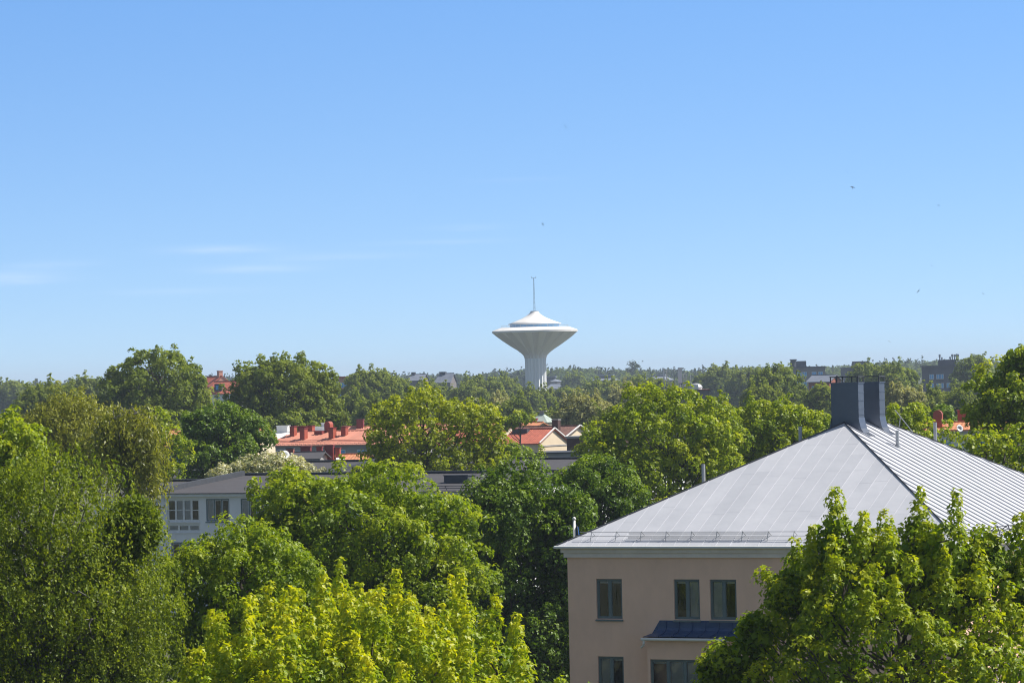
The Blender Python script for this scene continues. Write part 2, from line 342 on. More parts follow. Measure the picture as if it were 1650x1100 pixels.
def crown(rng, ells, lr=1.2, dens=3.0, nl=30, rc=.36, size=.15, mode='', droop=1.5, strands=5, shoots=0, shoot_h=1.2, shoot_s=1.0, tight=0, cover=1.05, low=-.35, tipglow=.25, fill=.16):
    """ells: (centre xyz, radii xyz). Lobes cover the ellipsoids, leaf clusters cover the lobes, leaves fill the clusters."""
    lobes, lrad = [], []
    for c, r in ells:
        c, r = np.array(c, float), np.array(r, float)
        rm = (r[0] * r[1] * r[2]) ** (1 / 3)
        n = max(5, int(cover * 4 * rm * rm / (lr * lr)))
        d = sphere_dirs(rng, n); d = d[(d[:, 2] > low) | (rng.random(n) < .3)]
        rr = lr * rng.choice([.6, .85, 1.1, 1.45], len(d)) * rng.uniform(.85, 1.15, len(d)); rr = np.minimum(rr, .6 * min(r))
        k = np.maximum(1 - rr * .8 / rm, .25) * rng.uniform(.80, 1.10, len(d))
        p = c + d * r * k[:, None]
        keep = np.ones(len(p), bool)
        for c2, r2 in ells:
            if np.allclose(c, c2): continue
            keep &= (((p - np.array(c2)) / np.array(r2)) ** 2).sum(1) > .45
        lobes.append(p[keep]); lrad.append(rr[keep])
    lobes = np.concatenate(lobes); lrad = np.concatenate(lrad)
    cc = ells[0][0]
    cl, cd, ct = [], [], []
    big = np.array([e[0] for e in ells]).mean(0)
    for p, r in zip(lobes, lrad):
        n = max(3, int(dens * 2 * math.pi * r * r * 1.3))
        d = unit(rng.normal(size=(n, 3)))
        o = unit((p - big)[None])[0]
        ax = unit((o + np.array([0, 0, .8]))[None])[0]
        d = d[(d @ ax) > -.35]
        flat = np.array([1, 1, .8])
        cl.append(p + d * r * flat * rng.uniform(.80, 1.05, (len(d), 1))); cd.append(d)
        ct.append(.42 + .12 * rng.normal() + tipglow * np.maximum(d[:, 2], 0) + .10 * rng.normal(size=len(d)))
    cl, cd, ct = np.concatenate(cl), np.concatenate(cd), np.concatenate(ct)
    nlv = np.maximum(1, rng.poisson(nl, len(cl)))
    idx = np.repeat(np.arange(len(cl)), nlv); n = len(idx)
    cn = unit(cd + np.array([0, 0, .45]))[idx]
    crad = (rc * rng.uniform(.65, 1.3, len(cl)))[idx]
    g = unit(unit(rng.normal(size=(n, 3))) + cn * .85)
    pos = cl[idx] + g * (crad * rng.uniform(.72, 1.06, n))[:, None] + rng.normal(size=(n, 3)) * size * .25
    tan = rng.normal(size=(n, 3)) * .8 + np.array([0, 0, -.7]) + g * .5
    nr = unit(g * 1.2 + np.array([0, 0, .35]) + rng.normal(size=(n, 3)) * .42)
    gz_ = g[:, 2]
    if mode == 'weep':
        u = rng.random(n); ln = (droop * rng.uniform(.4, 1.2, len(cl)))[idx]
        ns = strands
        sj = rng.normal(size=(len(cl), ns, 3)) * rc * np.array([1, 1, .5])
        stn_ = rng.normal(0, .2, (len(cl), ns))
        si = rng.integers(0, ns, n)
        pos = cl[idx] + sj[idx, si] + cd[idx] * np.array([1, 1, 0]) * .25 * np.sqrt(u)[:, None] + rng.normal(size=(n, 3)) * size * .4
        pos[:, 2] -= u * ln
        tan = rng.normal(size=(n, 3)) * .5 + np.array([0, 0, -1.2])
        nr = unit(cd[idx] * np.array([1, 1, .3]) + rng.normal(size=(n, 3)) * .7)
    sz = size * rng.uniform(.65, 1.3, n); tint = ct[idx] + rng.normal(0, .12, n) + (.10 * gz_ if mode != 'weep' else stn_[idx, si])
    if shoots:
        top = np.argsort(-(cl[:, 2] + rng.normal(0, .55 * shoot_s, len(cl))))[:shoots * 14]
        pick = []
        for q in top:
            if all(np.hypot(*(cl[q] - cl[z])[:2]) > .55 * shoot_s for z in pick): pick.append(q)
            if len(pick) >= shoots: break
        sp, sn, stt, stn = [], [], [], []
        for q in pick:
            h = shoot_h * rng.choice([.6, .8, 1.0, 1.25] if tight else [.35, .6, .9, 1.3]) * rng.uniform(.8, 1.2); K_ = max(2, int(h / ((.13 if tight else .20) * shoot_s))); lean = rng.normal(0, .07 if tight else .22, 2)
            for z_ in range(K_):
                u = (z_ + rng.uniform(-.3, .3)) / K_
                ro = .27 * shoot_s * (1 - (.8 if tight else .55) * u) * rng.uniform(.7 if tight else .6, 1.2 if tight else 1.35); m_ = int((44 if tight else 30) * (ro / (.27 * shoot_s)) ** 1.5 * (.14 * shoot_s / size) ** 1.6) + 5
                a0 = rng.uniform(0, 6.283); ofs = shoot_s * (.20 - .12 * u) * rng.uniform(.2, 1.2) * (.35 if tight else 1)
                ce = cl[q] + np.array([lean[0] * u * h + ofs * math.cos(a0), lean[1] * u * h + ofs * math.sin(a0), u * h])
                gg = unit(unit(rng.normal(size=(m_, 3))) + np.array([0, 0, .5]))
                sp.append(ce + gg * ro * rng.uniform(.5, 1.15, (m_, 1)) * np.array([1.15, 1.15, .8])); sn.append(unit(gg + np.array([0, 0, .5]) + rng.normal(size=(m_, 3)) * .45))
                stn.append(gg * .6 + np.array([0, 0, -.8]) + rng.normal(size=(m_, 3)) * .5)
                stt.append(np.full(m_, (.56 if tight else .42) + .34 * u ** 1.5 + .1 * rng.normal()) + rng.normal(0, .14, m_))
        sp = np.concatenate(sp); k = len(sp)
        pos = np.concatenate([pos, sp]); nr = np.concatenate([nr, np.concatenate(sn)]); tan = np.concatenate([tan, np.concatenate(stn)])
        tint = np.concatenate([tint, np.concatenate(stt)]); sz = np.concatenate([sz, size * rng.uniform(.7, 1.25, k)])
    # a few leaves deep inside so that the crown is not hollow
    nf = int(fill * n)
    e = rng.integers(0, len(ells), nf); C = np.array([x[0] for x in ells])[e]; Q = np.array([x[1] for x in ells])[e]
    fp = C + unit(rng.normal(size=(nf, 3))) * Q * (rng.random((nf, 1)) ** .5) * .78
    pos = np.concatenate([pos, fp]); nr = np.concatenate([nr, rng.normal(size=(nf, 3)) + [0, 0, .8]]); tan = np.concatenate([tan, rng.normal(size=(nf, 3))])
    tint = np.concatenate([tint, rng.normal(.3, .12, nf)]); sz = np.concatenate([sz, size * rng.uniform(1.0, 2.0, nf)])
    return pos, nr, tan, sz, tint, lobes, cl
def limbs(rng, base, ells, lobes, cl, r0, twigs=80, twig_r=.018):
    """tapering trunk that forks towards every lobe"""
    mb = MB(); base = np.array(base, float)
    c0 = np.array(ells[0][0], float); zt = c0[2] + ells[0][1][2] * .45
    zs = np.linspace(base[2] - .15, zt, 8); off = np.cumsum(rng.normal(0, r0 * .35, (8, 2)), 0)
    f = np.linspace(0, 1, 8)
    tr = np.stack([base[0] + (c0[0] - base[0]) * f + off[:, 0], base[1] + (c0[1] - base[1]) * f + off[:, 1], zs], 1)
    mb.tube([tuple(p) for p in tr], [r0 * (1.25 if i == 0 else 1 - .75 * f[i]) for i in range(8)], 9)
    for q, p in enumerate(lobes):
        zst = min(max(p[2] - np.hypot(*(p - c0)[:2]) * .8 - .5, base[2] + (zt - base[2]) * .35), zt - .05)
        s = np.array([np.interp(zst, zs, tr[:, i]) for i in range(3)])
        mid = s + (p - s) * .5 + np.array([0, 0, -.12]) * np.linalg.norm(p - s) * rng.uniform(.2, 1.4) + rng.normal(0, .15, 3)
        rr = r0 * rng.uniform(.2, .32)
        mb.tube([tuple(s), tuple(mid), tuple(p)], [rr, rr * .65, rr * .25], 5, cap=False)
    if twigs:
        for q in rng.integers(0, len(cl), twigs):
            p = cl[q]; k = np.argmin(((lobes - p) ** 2).sum(1)); s = lobes[k]
            mb.tube([tuple(s), tuple((s + p) / 2 + rng.normal(0, .06, 3)), tuple(p)], [twig_r * 1.6, twig_r, twig_r * .5], 4, cap=False)
    return mb
SP = {  # species: leaf template, leaf material, bark, crown parameters
 'maple': ('maple', 'maple', 'bark', dict(lr=1.05, dens=2.0, nl=44, rc=.36, size=.150, shoots=30, shoot_h=.5, shoot_s=1.1)),
 'maple_dark': ('maple', 'maple_dark', 'bark', dict(lr=1.0, dens=2.0, nl=42, rc=.36, size=.16)),
 'maple_yellow': ('maple', 'maple_yellow', 'bark', dict(lr=.9, dens=2.6, nl=36, rc=.28, size=.125, shoots=80, shoot_h=1.25, tight=1, tipglow=.25)),
 'lime': ('clump', 'lime', 'bark', dict(lr=1.1, dens=1.9, nl=34, rc=.40, size=.20, shoots=40, shoot_h=.8, shoot_s=1.3)),
 'birch': ('oval', 'birchleaf', 'birch', dict(lr=.95, dens=3.2, nl=56, rc=.24, size=.10, mode='weep', droop=.8, strands=4, tipglow=.3, cover=1.0, fill=.35)),
 'weep': ('needle', 'weep', 'birch', dict(lr=.85, dens=2.2, nl=80, rc=.34, size=.26, mode='weep', droop=3.0, strands=3)),
 'olive': ('oval', 'weep', 'bark', dict(lr=.9, dens=2.8, nl=40, rc=.28, size=.16, mode='weep', droop=.9, strands=5, shoots=20, shoot_h=.8, shoot_s=1.3)),
 'poplar': ('clump', 'poplar', 'bark', dict(lr=1.25, dens=1.1, nl=22, rc=.50, size=.31, low=-.7, cover=1.0, shoots=70, shoot_h=1.2, shoot_s=2.0, fill=.12)),
 'ash': ('clump', 'ash', 'bark', dict(lr=.95, dens=1.4, nl=17, rc=.40, size=.22, low=-.8, fill=.12, cover=.9, shoots=70, shoot_h=.8, shoot_s=1.4)),
 'blossom': ('clump', 'blossom', 'bark', dict(lr=.8, dens=3.4, nl=28, rc=.26, size=.17, cover=1.5)),
 'greygreen': ('clump', 'greygreen', 'bark', dict(lr=1.8, dens=.8, nl=16, rc=.7, size=.55, low=-.6, shoots=14, shoot_h=2.2, shoot_s=2.6)),
 'willow': ('clump', 'willow', 'bark', dict(lr=1.6, dens=1.1, nl=15, rc=.6, size=.42, low=-.6)),
}
seedn = [100]
def tree(name, sp, D, ells, label, cat='tree', group=None, depth=1.0, twigs=60, r0=None, seed=None, **over):
    """ells in photograph pixels (cx, cy, rx, ry): each becomes an ellipsoid of its own real size at distance D"""
    seedn[0] += 1; rng = np.random.default_rng(seed or seedn[0])
    tmpl, lm, bk, prm = SP[sp]; prm = {**prm, **over}
    lm = prm.pop('leaf', lm)
    k = D / FPX; E = []
    for i, (cx, cy, rx, ry) in enumerate(ells):
        p = P(cx, cy, D); dy = 0 if i == 0 else rng.uniform(-.5, .5) * rx * k
        E.append(((p.x, p.y + dy, p.z), (rx * k, rx * k * depth, ry * k)))
    x0, y0 = E[0][0][0], E[0][0][1]; gz = ground_z(y0)
    E = [((c[0] - x0, c[1] - y0, c[2] - gz), r) for c, r in E]
    root = empty(name, (x0, y0, gz), label=label, cat=cat, group=group)
    pos, nr, tan, sz, ti, lobes, cl = crown(rng, E, **prm)
    kz = pos[:, 2] > .4
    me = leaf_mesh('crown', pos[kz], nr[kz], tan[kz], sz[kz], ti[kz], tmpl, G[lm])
    link(bpy.data.objects.new('crown', me), root)
    H = max(c[2] + r[2] for c, r in E)
    limbs(rng, (0, 0, 0), E, lobes, cl, r0 or H * .018, twigs).build('trunk', G[bk], root, smooth=True)
    return root

# ------------------------------------------------------------------ ground
def build_ground():
    ys = [-3000, -600, -50, 40, 200, 400, 700, 900, 1150, 1400, 1700, 2000, 2300, 2600, 3000, 4000, 7000, 12000]
    xs = [-9000, -3000, -1200, -500, -200, -60, 0, 60, 200, 500, 1200, 3000, 9000]
    v = [(x, y, ground_z(y)) for y in ys for x in xs]; n = len(xs)
    f = [(i * n + j, i * n + j + 1, (i + 1) * n + j + 1, (i + 1) * n + j) for i in range(len(ys) - 1) for j in range(n - 1)]
    mb = MB(); mb.add(v, f)
    m = mat('grass_ground', (.075, .078, .035), .95, .3, .05, dirt=(.035, .04, .018), bump=.4, bscale=3)
    o = mb.build('ground', m, smooth=True); o['kind'] = 'structure'
build_ground()

TH = R(28.635)
CT, ST = math.cos(TH), math.sin(TH)
def wall_holes(mb, o, xd, nin, x0, x1, z0, z1, holes, rev=.12):
    """a wall with real openings: o + xd*x, inward normal nin, reveals of depth rev"""
    o, xd, nin = Vector(o), Vector(xd), Vector(nin)
    pt = lambda x, z, d=0: o + xd * x + nin * d + Vector((0, 0, z))
    xs = sorted({x0, x1, *[h[0] for h in holes], *[h[1] for h in holes]}); zs = sorted({z0, z1, *[h[2] for h in holes], *[h[3] for h in holes]})
    for i in range(len(xs) - 1):
        for j in range(len(zs) - 1):
            mx, mz = (xs[i] + xs[i + 1]) / 2, (zs[j] + zs[j + 1]) / 2
            if any(h[0] < mx < h[1] and h[2] < mz < h[3] for h in holes): continue
            mb.poly(pt(xs[i], zs[j]), pt(xs[i + 1], zs[j]), pt(xs[i + 1], zs[j + 1]), pt(xs[i], zs[j + 1]))
    for a, b, c, d in holes:
        mb.poly(pt(a, c), pt(a, d), pt(a, d, rev), pt(a, c, rev)); mb.poly(pt(b, c), pt(b, c, rev), pt(b, d, rev), pt(b, d))
        mb.poly(pt(a, c), pt(a, c, rev), pt(b, c, rev), pt(b, c)); mb.poly(pt(a, d), pt(b, d), pt(b, d, rev), pt(a, d, rev))
def window(parent, o, xd, nin, h, sashes=2, blinds=(), rec=.07, frame='frame', fw=.065, sill=True, sash='frame', header=True, divs=0):
    """one window in an opening h: frame > pane, sill, blind"""
    x0, x1, z0, z1 = h
    ang = math.atan2(xd[1], xd[0])
    f = MB(); a = 0.0
    W, H = x1 - x0, z1 - z0
    f.box(0, fw, 0, .07, 0, H); f.box(W - fw, W, 0, .07, 0, H); f.box(fw, W - fw, 0, .07, H - fw, H); f.box(fw, W - fw, 0, .07, 0, fw)
    sw = (W - fw) / sashes
    for i in range(1, sashes): f.box(fw / 2 + i * sw - .05, fw / 2 + i * sw + .05, .003, .067, fw, H - fw)
    fo = f.build('window', G[frame], parent)
    base = Vector(o) + Vector(xd) * x0 + Vector(nin) * rec + Vector((0, 0, z0))
    fo.location = base; fo.rotation_euler = (0, 0, ang)
    for i in range(sashes):
        l = fw if i == 0 else fw / 2 + i * sw + .05
        r = W - fw if i == sashes - 1 else fw / 2 + (i + 1) * sw - .05
        s = MB(); t = .028
        s.box(l, l + t, .015, .05, fw, H - fw); s.box(r - t, r, .015, .05, fw, H - fw); s.box(l + t, r - t, .015, .05, fw, fw + t); s.box(l + t, r - t, .015, .05, H - fw - t, H - fw)
        for q in range(divs):
            zq = fw + (H - 2 * fw) * (q + 1) / (divs + 1); s.box(l + t, r - t, .018, .047, zq - .02, zq + .02)
        s.build('sash', G[sash], fo)
        g = MB(); g.poly((l + t, .032, fw + t), (r - t, .032, fw + t), (r - t, .032, H - fw - t), (l + t, .032, H - fw - t)); g.build('pane', G['glass'], fo)
        if i in blinds:
            b = MB(); b.box(l + .03, r - .03, .07, .085, fw, H - fw - .04); b.build('blind_and_reflection', G['blind_and_reflection'], fo)  # full-height white blind, also standing in for sky reflected in pale panes
        elif header:
            b = MB(); b.box(l + .03, r - .03, .07, .10, H - fw - .10, H - fw - .02); b.build('blind_and_reflection', G['blind_and_reflection'], fo)
    if sill:
        s = MB(); s.add([(-.03, -rec - .06, -.045), (W + .03, -rec - .06, -.045), (W + .03, .0, -.003), (-.03, .0, -.003),
                         (-.03, -rec - .06, -.09), (W + .03, -rec - .06, -.09), (W + .03, 0, -.09), (-.03, 0, -.09)],
                        [(0, 1, 2, 3), (7, 6, 5, 4), (0, 4, 5, 1), (1, 5, 6, 2), (2, 6, 7, 3), (3, 7, 4, 0)])
        s.build('sill', G[frame], fo)
    return fo

# ------------------------------------------------------------------ the tan house with the hipped sheet-metal roof
def build_house():
    EZ = 9.25; W = 16.12; LR = W + 3.4; K = 4.23 / 8.06
    root = empty('tan_house', (1.4716, 147.2354, 0), -TH, label='large tan rendered house under a pale grey hipped sheet-metal roof with two chimneys', cat='house')
    ov = .28; xw0, xw1, yw0, yw1 = ov, W - ov, ov, LR - ov
    wz1 = EZ - .38
    top, bot = (EZ - 2.65, EZ - 1.20), (EZ - 5.48, EZ - 4.03)
    low = (EZ - 8.31, EZ - 6.86)
    up_x = [(1.45, 2.51), (4.62, 5.66), (6.07, 7.13), (9.6, 10.64), (11.05, 12.1), (13.6, 14.66)]
    fr = [(a, b, *top) for a, b in up_x] + [(a, b, *bot) for a, b in (up_x[0], up_x[3], up_x[4], up_x[5])] + [(a, b, *low) for a, b in (up_x[0], up_x[3], up_x[5])]
    wall = MB()
    FO, FX, FN = (0, yw0, 0), (1, 0, 0), (0, 1, 0)
    wall_holes(wall, FO, FX, FN, xw0, xw1, 0, wz1, fr)
    RO, RX, RN = (xw1, 0, 0), (0, 1, 0), (-1, 0, 0)
    rx = [(1.3, 2.35), (4.2, 5.25), (7.4, 8.45), (10.9, 11.95), (13.9, 14.95), (17.0, 18.05)]
    rh = [(a, b, *z) for a, b in rx for z in (top, bot, low)]
    wall_holes(wall, RO, RX, RN, yw0, yw1, 0, wz1, rh)
    wall.poly((xw0, yw0, 0), (xw0, yw0, wz1), (xw0, yw1, wz1), (xw0, yw1, 0)); wall.poly((xw0, yw1, 0), (xw0, yw1, wz1), (xw1, yw1, wz1), (xw1, yw1, 0))
    wall.build('wall', G['render'], root)
    inn = MB(); inn.box(xw0 + .3, xw1 - 2.6, yw0 + 2.6, yw1 - .3, .05, wz1 - .05)
    for z in (3.2, 6.05): inn.box(xw0 + .02, xw1 - .13, yw0 + .13, yw1 - .02, z, z + .2)
    inn.build('interior', G['room'], root)
    bl = {0: (), 1: (1,), 2: (0,), 3: (), 4: (1,), 5: (0, 1), 6: (0,), 7: (), 8: (1,)}
    for i, h in enumerate(fr): window(root, FO, FX, FN, h, blinds=bl.get(i, ()))
    for i, h in enumerate(rh): window(root, RO, RX, RN, h, blinds=(0,) if i % 3 == 1 else ())
    # cornice: three steps
    c = MB()
    for e, z0, z1 in ((.03, EZ - .085, EZ - .012), (.10, EZ - .235, EZ - .06), (.18, EZ - .41, EZ - .21)):
        c.box(e, W - e, e, LR - e, z0, z1)
    c.build('cornice', G['cornice'], root)
    g = MB()
    for p, q in (((-.06, -.06), (W + .06, -.06)), ((W + .06, -.06), (W + .06, LR + .06)), ((-.06, -.06), (-.06, LR + .06))):
        g.tube([(p[0], p[1], EZ - .03), (q[0], q[1], EZ - .03)], .055, 8)
    g.build('gutter', G['white'], root)
    # roof planes with standing seams
    r = MB(); e0 = EZ + .02; H = W / 2; top_z = e0 + H * K
    A, B = (H, H, top_z), (H, LR - H, top_z)
    c0, c1, c2, c3 = (0, 0, e0), (W, 0, e0), (W, LR, e0), (0, LR, e0)
    r.poly(c0, c1, A); r.poly(c1, c2, B, A); r.poly(c2, c3, B); r.poly(c3, c0, A, B)
    d0, d1, d2, d3 = [(x, y, e0 - .03) for x, y, z in (c0, c1, c2, c3)]
    r.poly(c0, d0, d1, c1); r.poly(c1, d1, d2, c2); r.poly(c2, d2, d3, c3); r.poly(c3, d3, c0, c0) if 0 else r.poly(c3, d3, d0, c0)
    n1 = Vector((0, -K, 1)).normalized(); n2 = Vector((K, 0, 1)).normalized()
    s = .30
    rng = random.Random(3)
    while s < W - .1:
        t = min(s, W - s)
        r.bar((s, .01, e0 + .01 * K), (s, t, e0 + t * K), .014, .012, n1)
        # cross welts, staggered from pan to pan
        for q in (2.0 + rng.uniform(-.5, .5), 4.4 + rng.uniform(-.5, .5), 6.6):
            if q < min(t, min(s + .56, W - s - .56)): r.bar((s + .012, q, e0 + q * K), (s + .548, q, e0 + q * K), .012, .002, n1)
        s += .56
    s = .34
    while s < LR - .1:
        t = min(s, LR - s, H)
        r.bar((W - .01, s, e0 + .01 * K), (W - t, s, e0 + t * K), .022, .042, n2)
        s += .54
    s = .3
    while s < LR - .1:
        t = min(s, LR - s, H)
        r.bar((.01, s, e0 + .01 * K), (t, s, e0 + t * K), .022, .034, (-K, 0, 1)); s += .56
    s = .3
    while s < W - .1:
        t = min(s, W - s)
        r.bar((s, LR - .01, e0 + .01 * K), (s, LR - t, e0 + t * K), .022, .034, (0, K, 1)); s += .56
    r.build('roof', G['roof'], root)
    hp = MB()
    for p, q in ((c0, A), (c1, A), (c2, B), (c3, B), (A, B)): hp.bar(p, q, .022, .05)
    hp.build('hip_cap', G['dark'], root)  # dark material stands in for the shadow side of the cap
    # chimneys
    for k in range(2):
        y0 = H + .10 + 1.98 * k; y1 = y0 + .51; x0, x1 = H - .56, H + .56; z1 = EZ + 5.74
        m = MB(); m.box(x0, x1, y0, y1, top_z - .9, z1)
        for z in (EZ + 5.38, EZ + 4.75): m.box(x0 - .012, x1 + .012, y0 - .012, y1 + .012, z, z + .03)
        m.box(x0 - .03, x1 + .03, y0 - .03, y1 + .03, z1 - .01, z1 + .03)
        for sx in (1, -1):      # flared skirt running down each roof slope
            X = H + sx * .56
            prof = [(0, -.29 * 1 + .75), (.03, .28), (.09, .05), (.20, -.12), (.42, -.42 * K + -.015)]
            zb = top_z - .56 * K
            vs = []
            for yy in (y0 - .03, y1 + .03):
                for dx, dz in prof: vs.append((X + sx * (dx + .004), yy, zb + dz + .03))
            n = len(prof)
            fs = [(i, i + 1, n + i + 1, n + i) for i in range(n - 1)]
            vs += [(X - sx * .05, y0 - .03, zb - .6), (X - sx * .05, y1 + .03, zb - .6), (X + sx * .42, y0 - .03, zb - .6), (X + sx * .42, y1 + .03, zb - .6)]
            fs += [tuple(range(n)) + (2 * n + 2, 2 * n), tuple(range(n, 2 * n)) + (2 * n + 3, 2 * n + 1)]
            m.add(vs, fs)
            xs = X + sx * .005
            for z in (EZ + 4.55, EZ + 5.08): m.box(min(xs, xs + sx * .012), max(xs, xs + sx * .012), y0 + .01, y1 - .01, z - .01, z + .012)
        ch = m.build('chimney', G['chimney'], root)
        cp = MB(); cp.box(x0 - .03, x1 + .03, y0 - .03, y1 + .03, EZ + 5.965, EZ + 6.0)
        for x in (x0 - .02, x0 + .24, x1 - .02): 
            for y in (y0 - .02, y1 - .015): cp.box(x, x + .035, y, y + .035, z1 + .031, EZ + 5.964)
        cp.build('chimney_cap', G['dark'], ch)
    # vent pipes
    for x, y, h in ((3.75, 4.75, .86), (6.5, 7.5, .72), (8.06 + 1.3, LR - H + 2.3, 1.1), (0, 0, 0)):
        if h == 0:
            x, y, h = 9.85, 8.9, .62
            z = e0 + (W - x) * K
        elif y > LR - H: z = e0 + (LR - y) * K
        else: z = e0 + x * K
        p = MB(); p.tube([(x, y, z - .1), (x, y, z + h)], .068, 12); p.tube([(x, y, z - .06), (x, y, z + .06)], .11, 12); p.build('vent_pipe', G['steel'], root)
    hr = MB()
    hr.tube([(8.45, LR - H + .55, top_z + .42), (8.95, LR - H + 1.15, top_z - .5)], .018, 6); hr.tube([(8.6, LR - H + .72, top_z + .18), (8.5, LR - H + .72, top_z - .5)], .018, 6)
    hr.build('roof_handrail', G['steel'], root)
    # snow guards
    sg = MB(); y = .42; zb = e0 + y * K
    sg.tube([(.75, y, zb + .27), (W - .75, y, zb + .27)], .011, 6); sg.tube([(.6, y, zb + .12), (W - .6, y, zb + .12)], .010, 6)
    s = 1.25
    while s < W - 1:
        sg.bar((s, y + .25, zb + .25 * K), (s, y, zb + .29), .02, .015, (0, -1, .3)); sg.bar((s, y - .12, zb - .12 * K), (s, y, zb + .29), .02, .015, (0, -1, .3)); s += 1.02
    for a, b in ((2.75, 8.4), (W - 2.6, W - .9)):
        for q, dz in ((.02, .235), (.05, .20), (.10, .165), (-.03, .085), (-.05, .05)): sg.tube([(a, y + q, zb + dz), (b, y + q, zb + dz)], .009, 6)
    sg.build('snow_guard', G['steel'], root)
    sg = MB(); x = W - .42
    for dz in (.27, .14): sg.tube([(x, .7, zb + dz), (x, LR - .7, zb + dz)], .016, 6)
    s = 1.0
    while s < LR - 1:
        sg.bar((x - .25, s, zb + .25 * K), (x, s, zb + .3), .04, .03, (1, 0, .3)); sg.bar((x + .12, s, zb - .12 * K), (x, s, zb + .3), .04, .03, (1, 0, .3)); s += 1.02
    sg.build('snow_guard', G['dark'], root)
    # bay with the blue roof
    bx0, bx1, by = 3.74, 8.02, -.22
    bz1 = EZ - 3.36
    b = MB(); bh = [(3.86, 5.35, EZ - 5.48, EZ - 4.07), (6.4, 7.9, EZ - 5.48, EZ - 4.07)]
    bh = [(3.84, 7.92, EZ - 5.48, EZ - 4.07), (3.84, 7.92, EZ - 8.31, EZ - 6.86)]
    wall_holes(b, (0, by, 0), (1, 0, 0), (0, 1, 0), bx0, bx1, 0, bz1, bh)
    b.poly((bx0, by, 0), (bx0, by, bz1), (bx0, yw0, bz1), (bx0, yw0, 0)); b.poly((bx1, by, 0), (bx1, by, bz1), (bx1, yw0, bz1), (bx1, yw0, 0))
    b.poly((bx0, by, bz1), (bx1, by, bz1), (bx1, yw0, bz1), (bx0, yw0, bz1))
    bo = b.build('bay', G['render'], root)
    for h in bh: window(bo, (0, by, 0), (1, 0, 0), (0, 1, 0), h, sashes=6, blinds=(1, 2, 4))
    br = MB(); prof = [(yw0 - .004, EZ - 2.69), (yw0 - .012, EZ - 2.95), (yw0 - .06, EZ - 3.05), (yw0 - .25, EZ - 3.14), (by - .17, EZ - 3.24)]
    ins = [.38, .38, .34, .2, .03]
    L_ = [(bx0 - .1 + i, y, z) for (y, z), i in zip(prof, ins)]; R_ = [(bx1 + .1 - i, y, z) for (y, z), i in zip(prof, ins)]
    n = len(prof)
    br.add(L_ + R_, [(i, n + i, n + i + 1, i + 1) for i in range(n - 1)])
    br.add(L_ + [(bx0 - .1, yw0, EZ - 3.26), (bx0 - .07, by - .17, EZ - 3.27)], [tuple(range(n)) + (n + 1, n)])
    br.add(R_ + [(bx1 + .1, yw0, EZ - 3.26), (bx1 + .07, by - .17, EZ - 3.27)], [tuple(range(n)) + (n + 1, n)])
    br.poly((bx0 - .08, by - .17, EZ - 3.275), (bx1 + .08, by - .17, EZ - 3.275), (bx1 + .08, yw0, EZ - 3.275), (bx0 - .08, yw0, EZ - 3.275))
    xq = bx0 + .55
    while xq < bx1 - .3:
        for (ya, za), (yb, zb_) in zip(prof[:-1], prof[1:]): br.bar((xq, ya, za), (xq, yb, zb_), .02, .03, (0, -1, .6))
        xq += .53
    br.build('bay_roof', G['blue'], bo)
    gt = MB(); gt.tube([(bx0 - .12, by - .23, EZ - 3.33), (bx1 + .12, by - .23, EZ - 3.33)], .055, 10)
    gt.tube([(bx0 - .02, by - .23, EZ - 3.36), (bx0 - .02, by - .23, EZ - 3.48), (bx0 - .06, by - .18, EZ - 3.56), (bx0 - .20, by - .06, EZ - 3.64)], .042, 10)
    gt.build('bay_gutter', G['white'], bo)
    dp = MB(); xx = xw1 + .08
    dp.tube([(xx, 3.2, EZ - .15), (xx, 3.2, EZ - .5), (xx, 3.2, .2)], .05, 10); dp.build('downpipe', G['white'], root)
    return root
house = build_house()

def build_flag():
    D = 166; t = P(925, 838, D)
    root = empty('flagpole', (t.x, t.y, 0), label='white flagpole with knob standing behind the left end of the grey roof', cat='flagpole')
    m = MB(); m.tube([(0, 0, 0), (0, 0, t.z * .5), (0, 0, t.z)], [.09, .075, .055], 12); m.build('pole', G['white'], root, smooth=True)
    k = MB(); k.lathe([(0.01, -.08), (.06, -.05), (.08, 0), (.06, .05), (.01, .08)], 12); k.build('knob', G['white'], root, smooth=True, loc=(0, 0, t.z + .07))
    # drooping flag, four folds, blue with a yellow cross
    f = MB(); y = MB(); nx, nz = 13, 14
    def fp(i, j):
        u, vv = i / nx, j / nz
        return Vector((.07 + u * .34 * (.35 + vv * .8), .10 * math.sin(u * 9) * (.4 + .6 * u), -.15 - vv * 1.05 - u * .55 * (.3 + vv)))
    for i in range(nx):
        for j in range(nz):
            tgt = y if (i in (4, 5) or j in (6, 7)) else f
            tgt.poly(fp(i, j), fp(i + 1, j), fp(i + 1, j + 1), fp(i, j + 1))
    fo = empty('flag', (t.x, t.y, t.z), label='small blue flag with a yellow cross drooping from the white pole', cat='flag')
    f.build('blue_field', G['flagblue'], fo); y.build('yellow_cross', G['yellow'], fo)
build_flag()

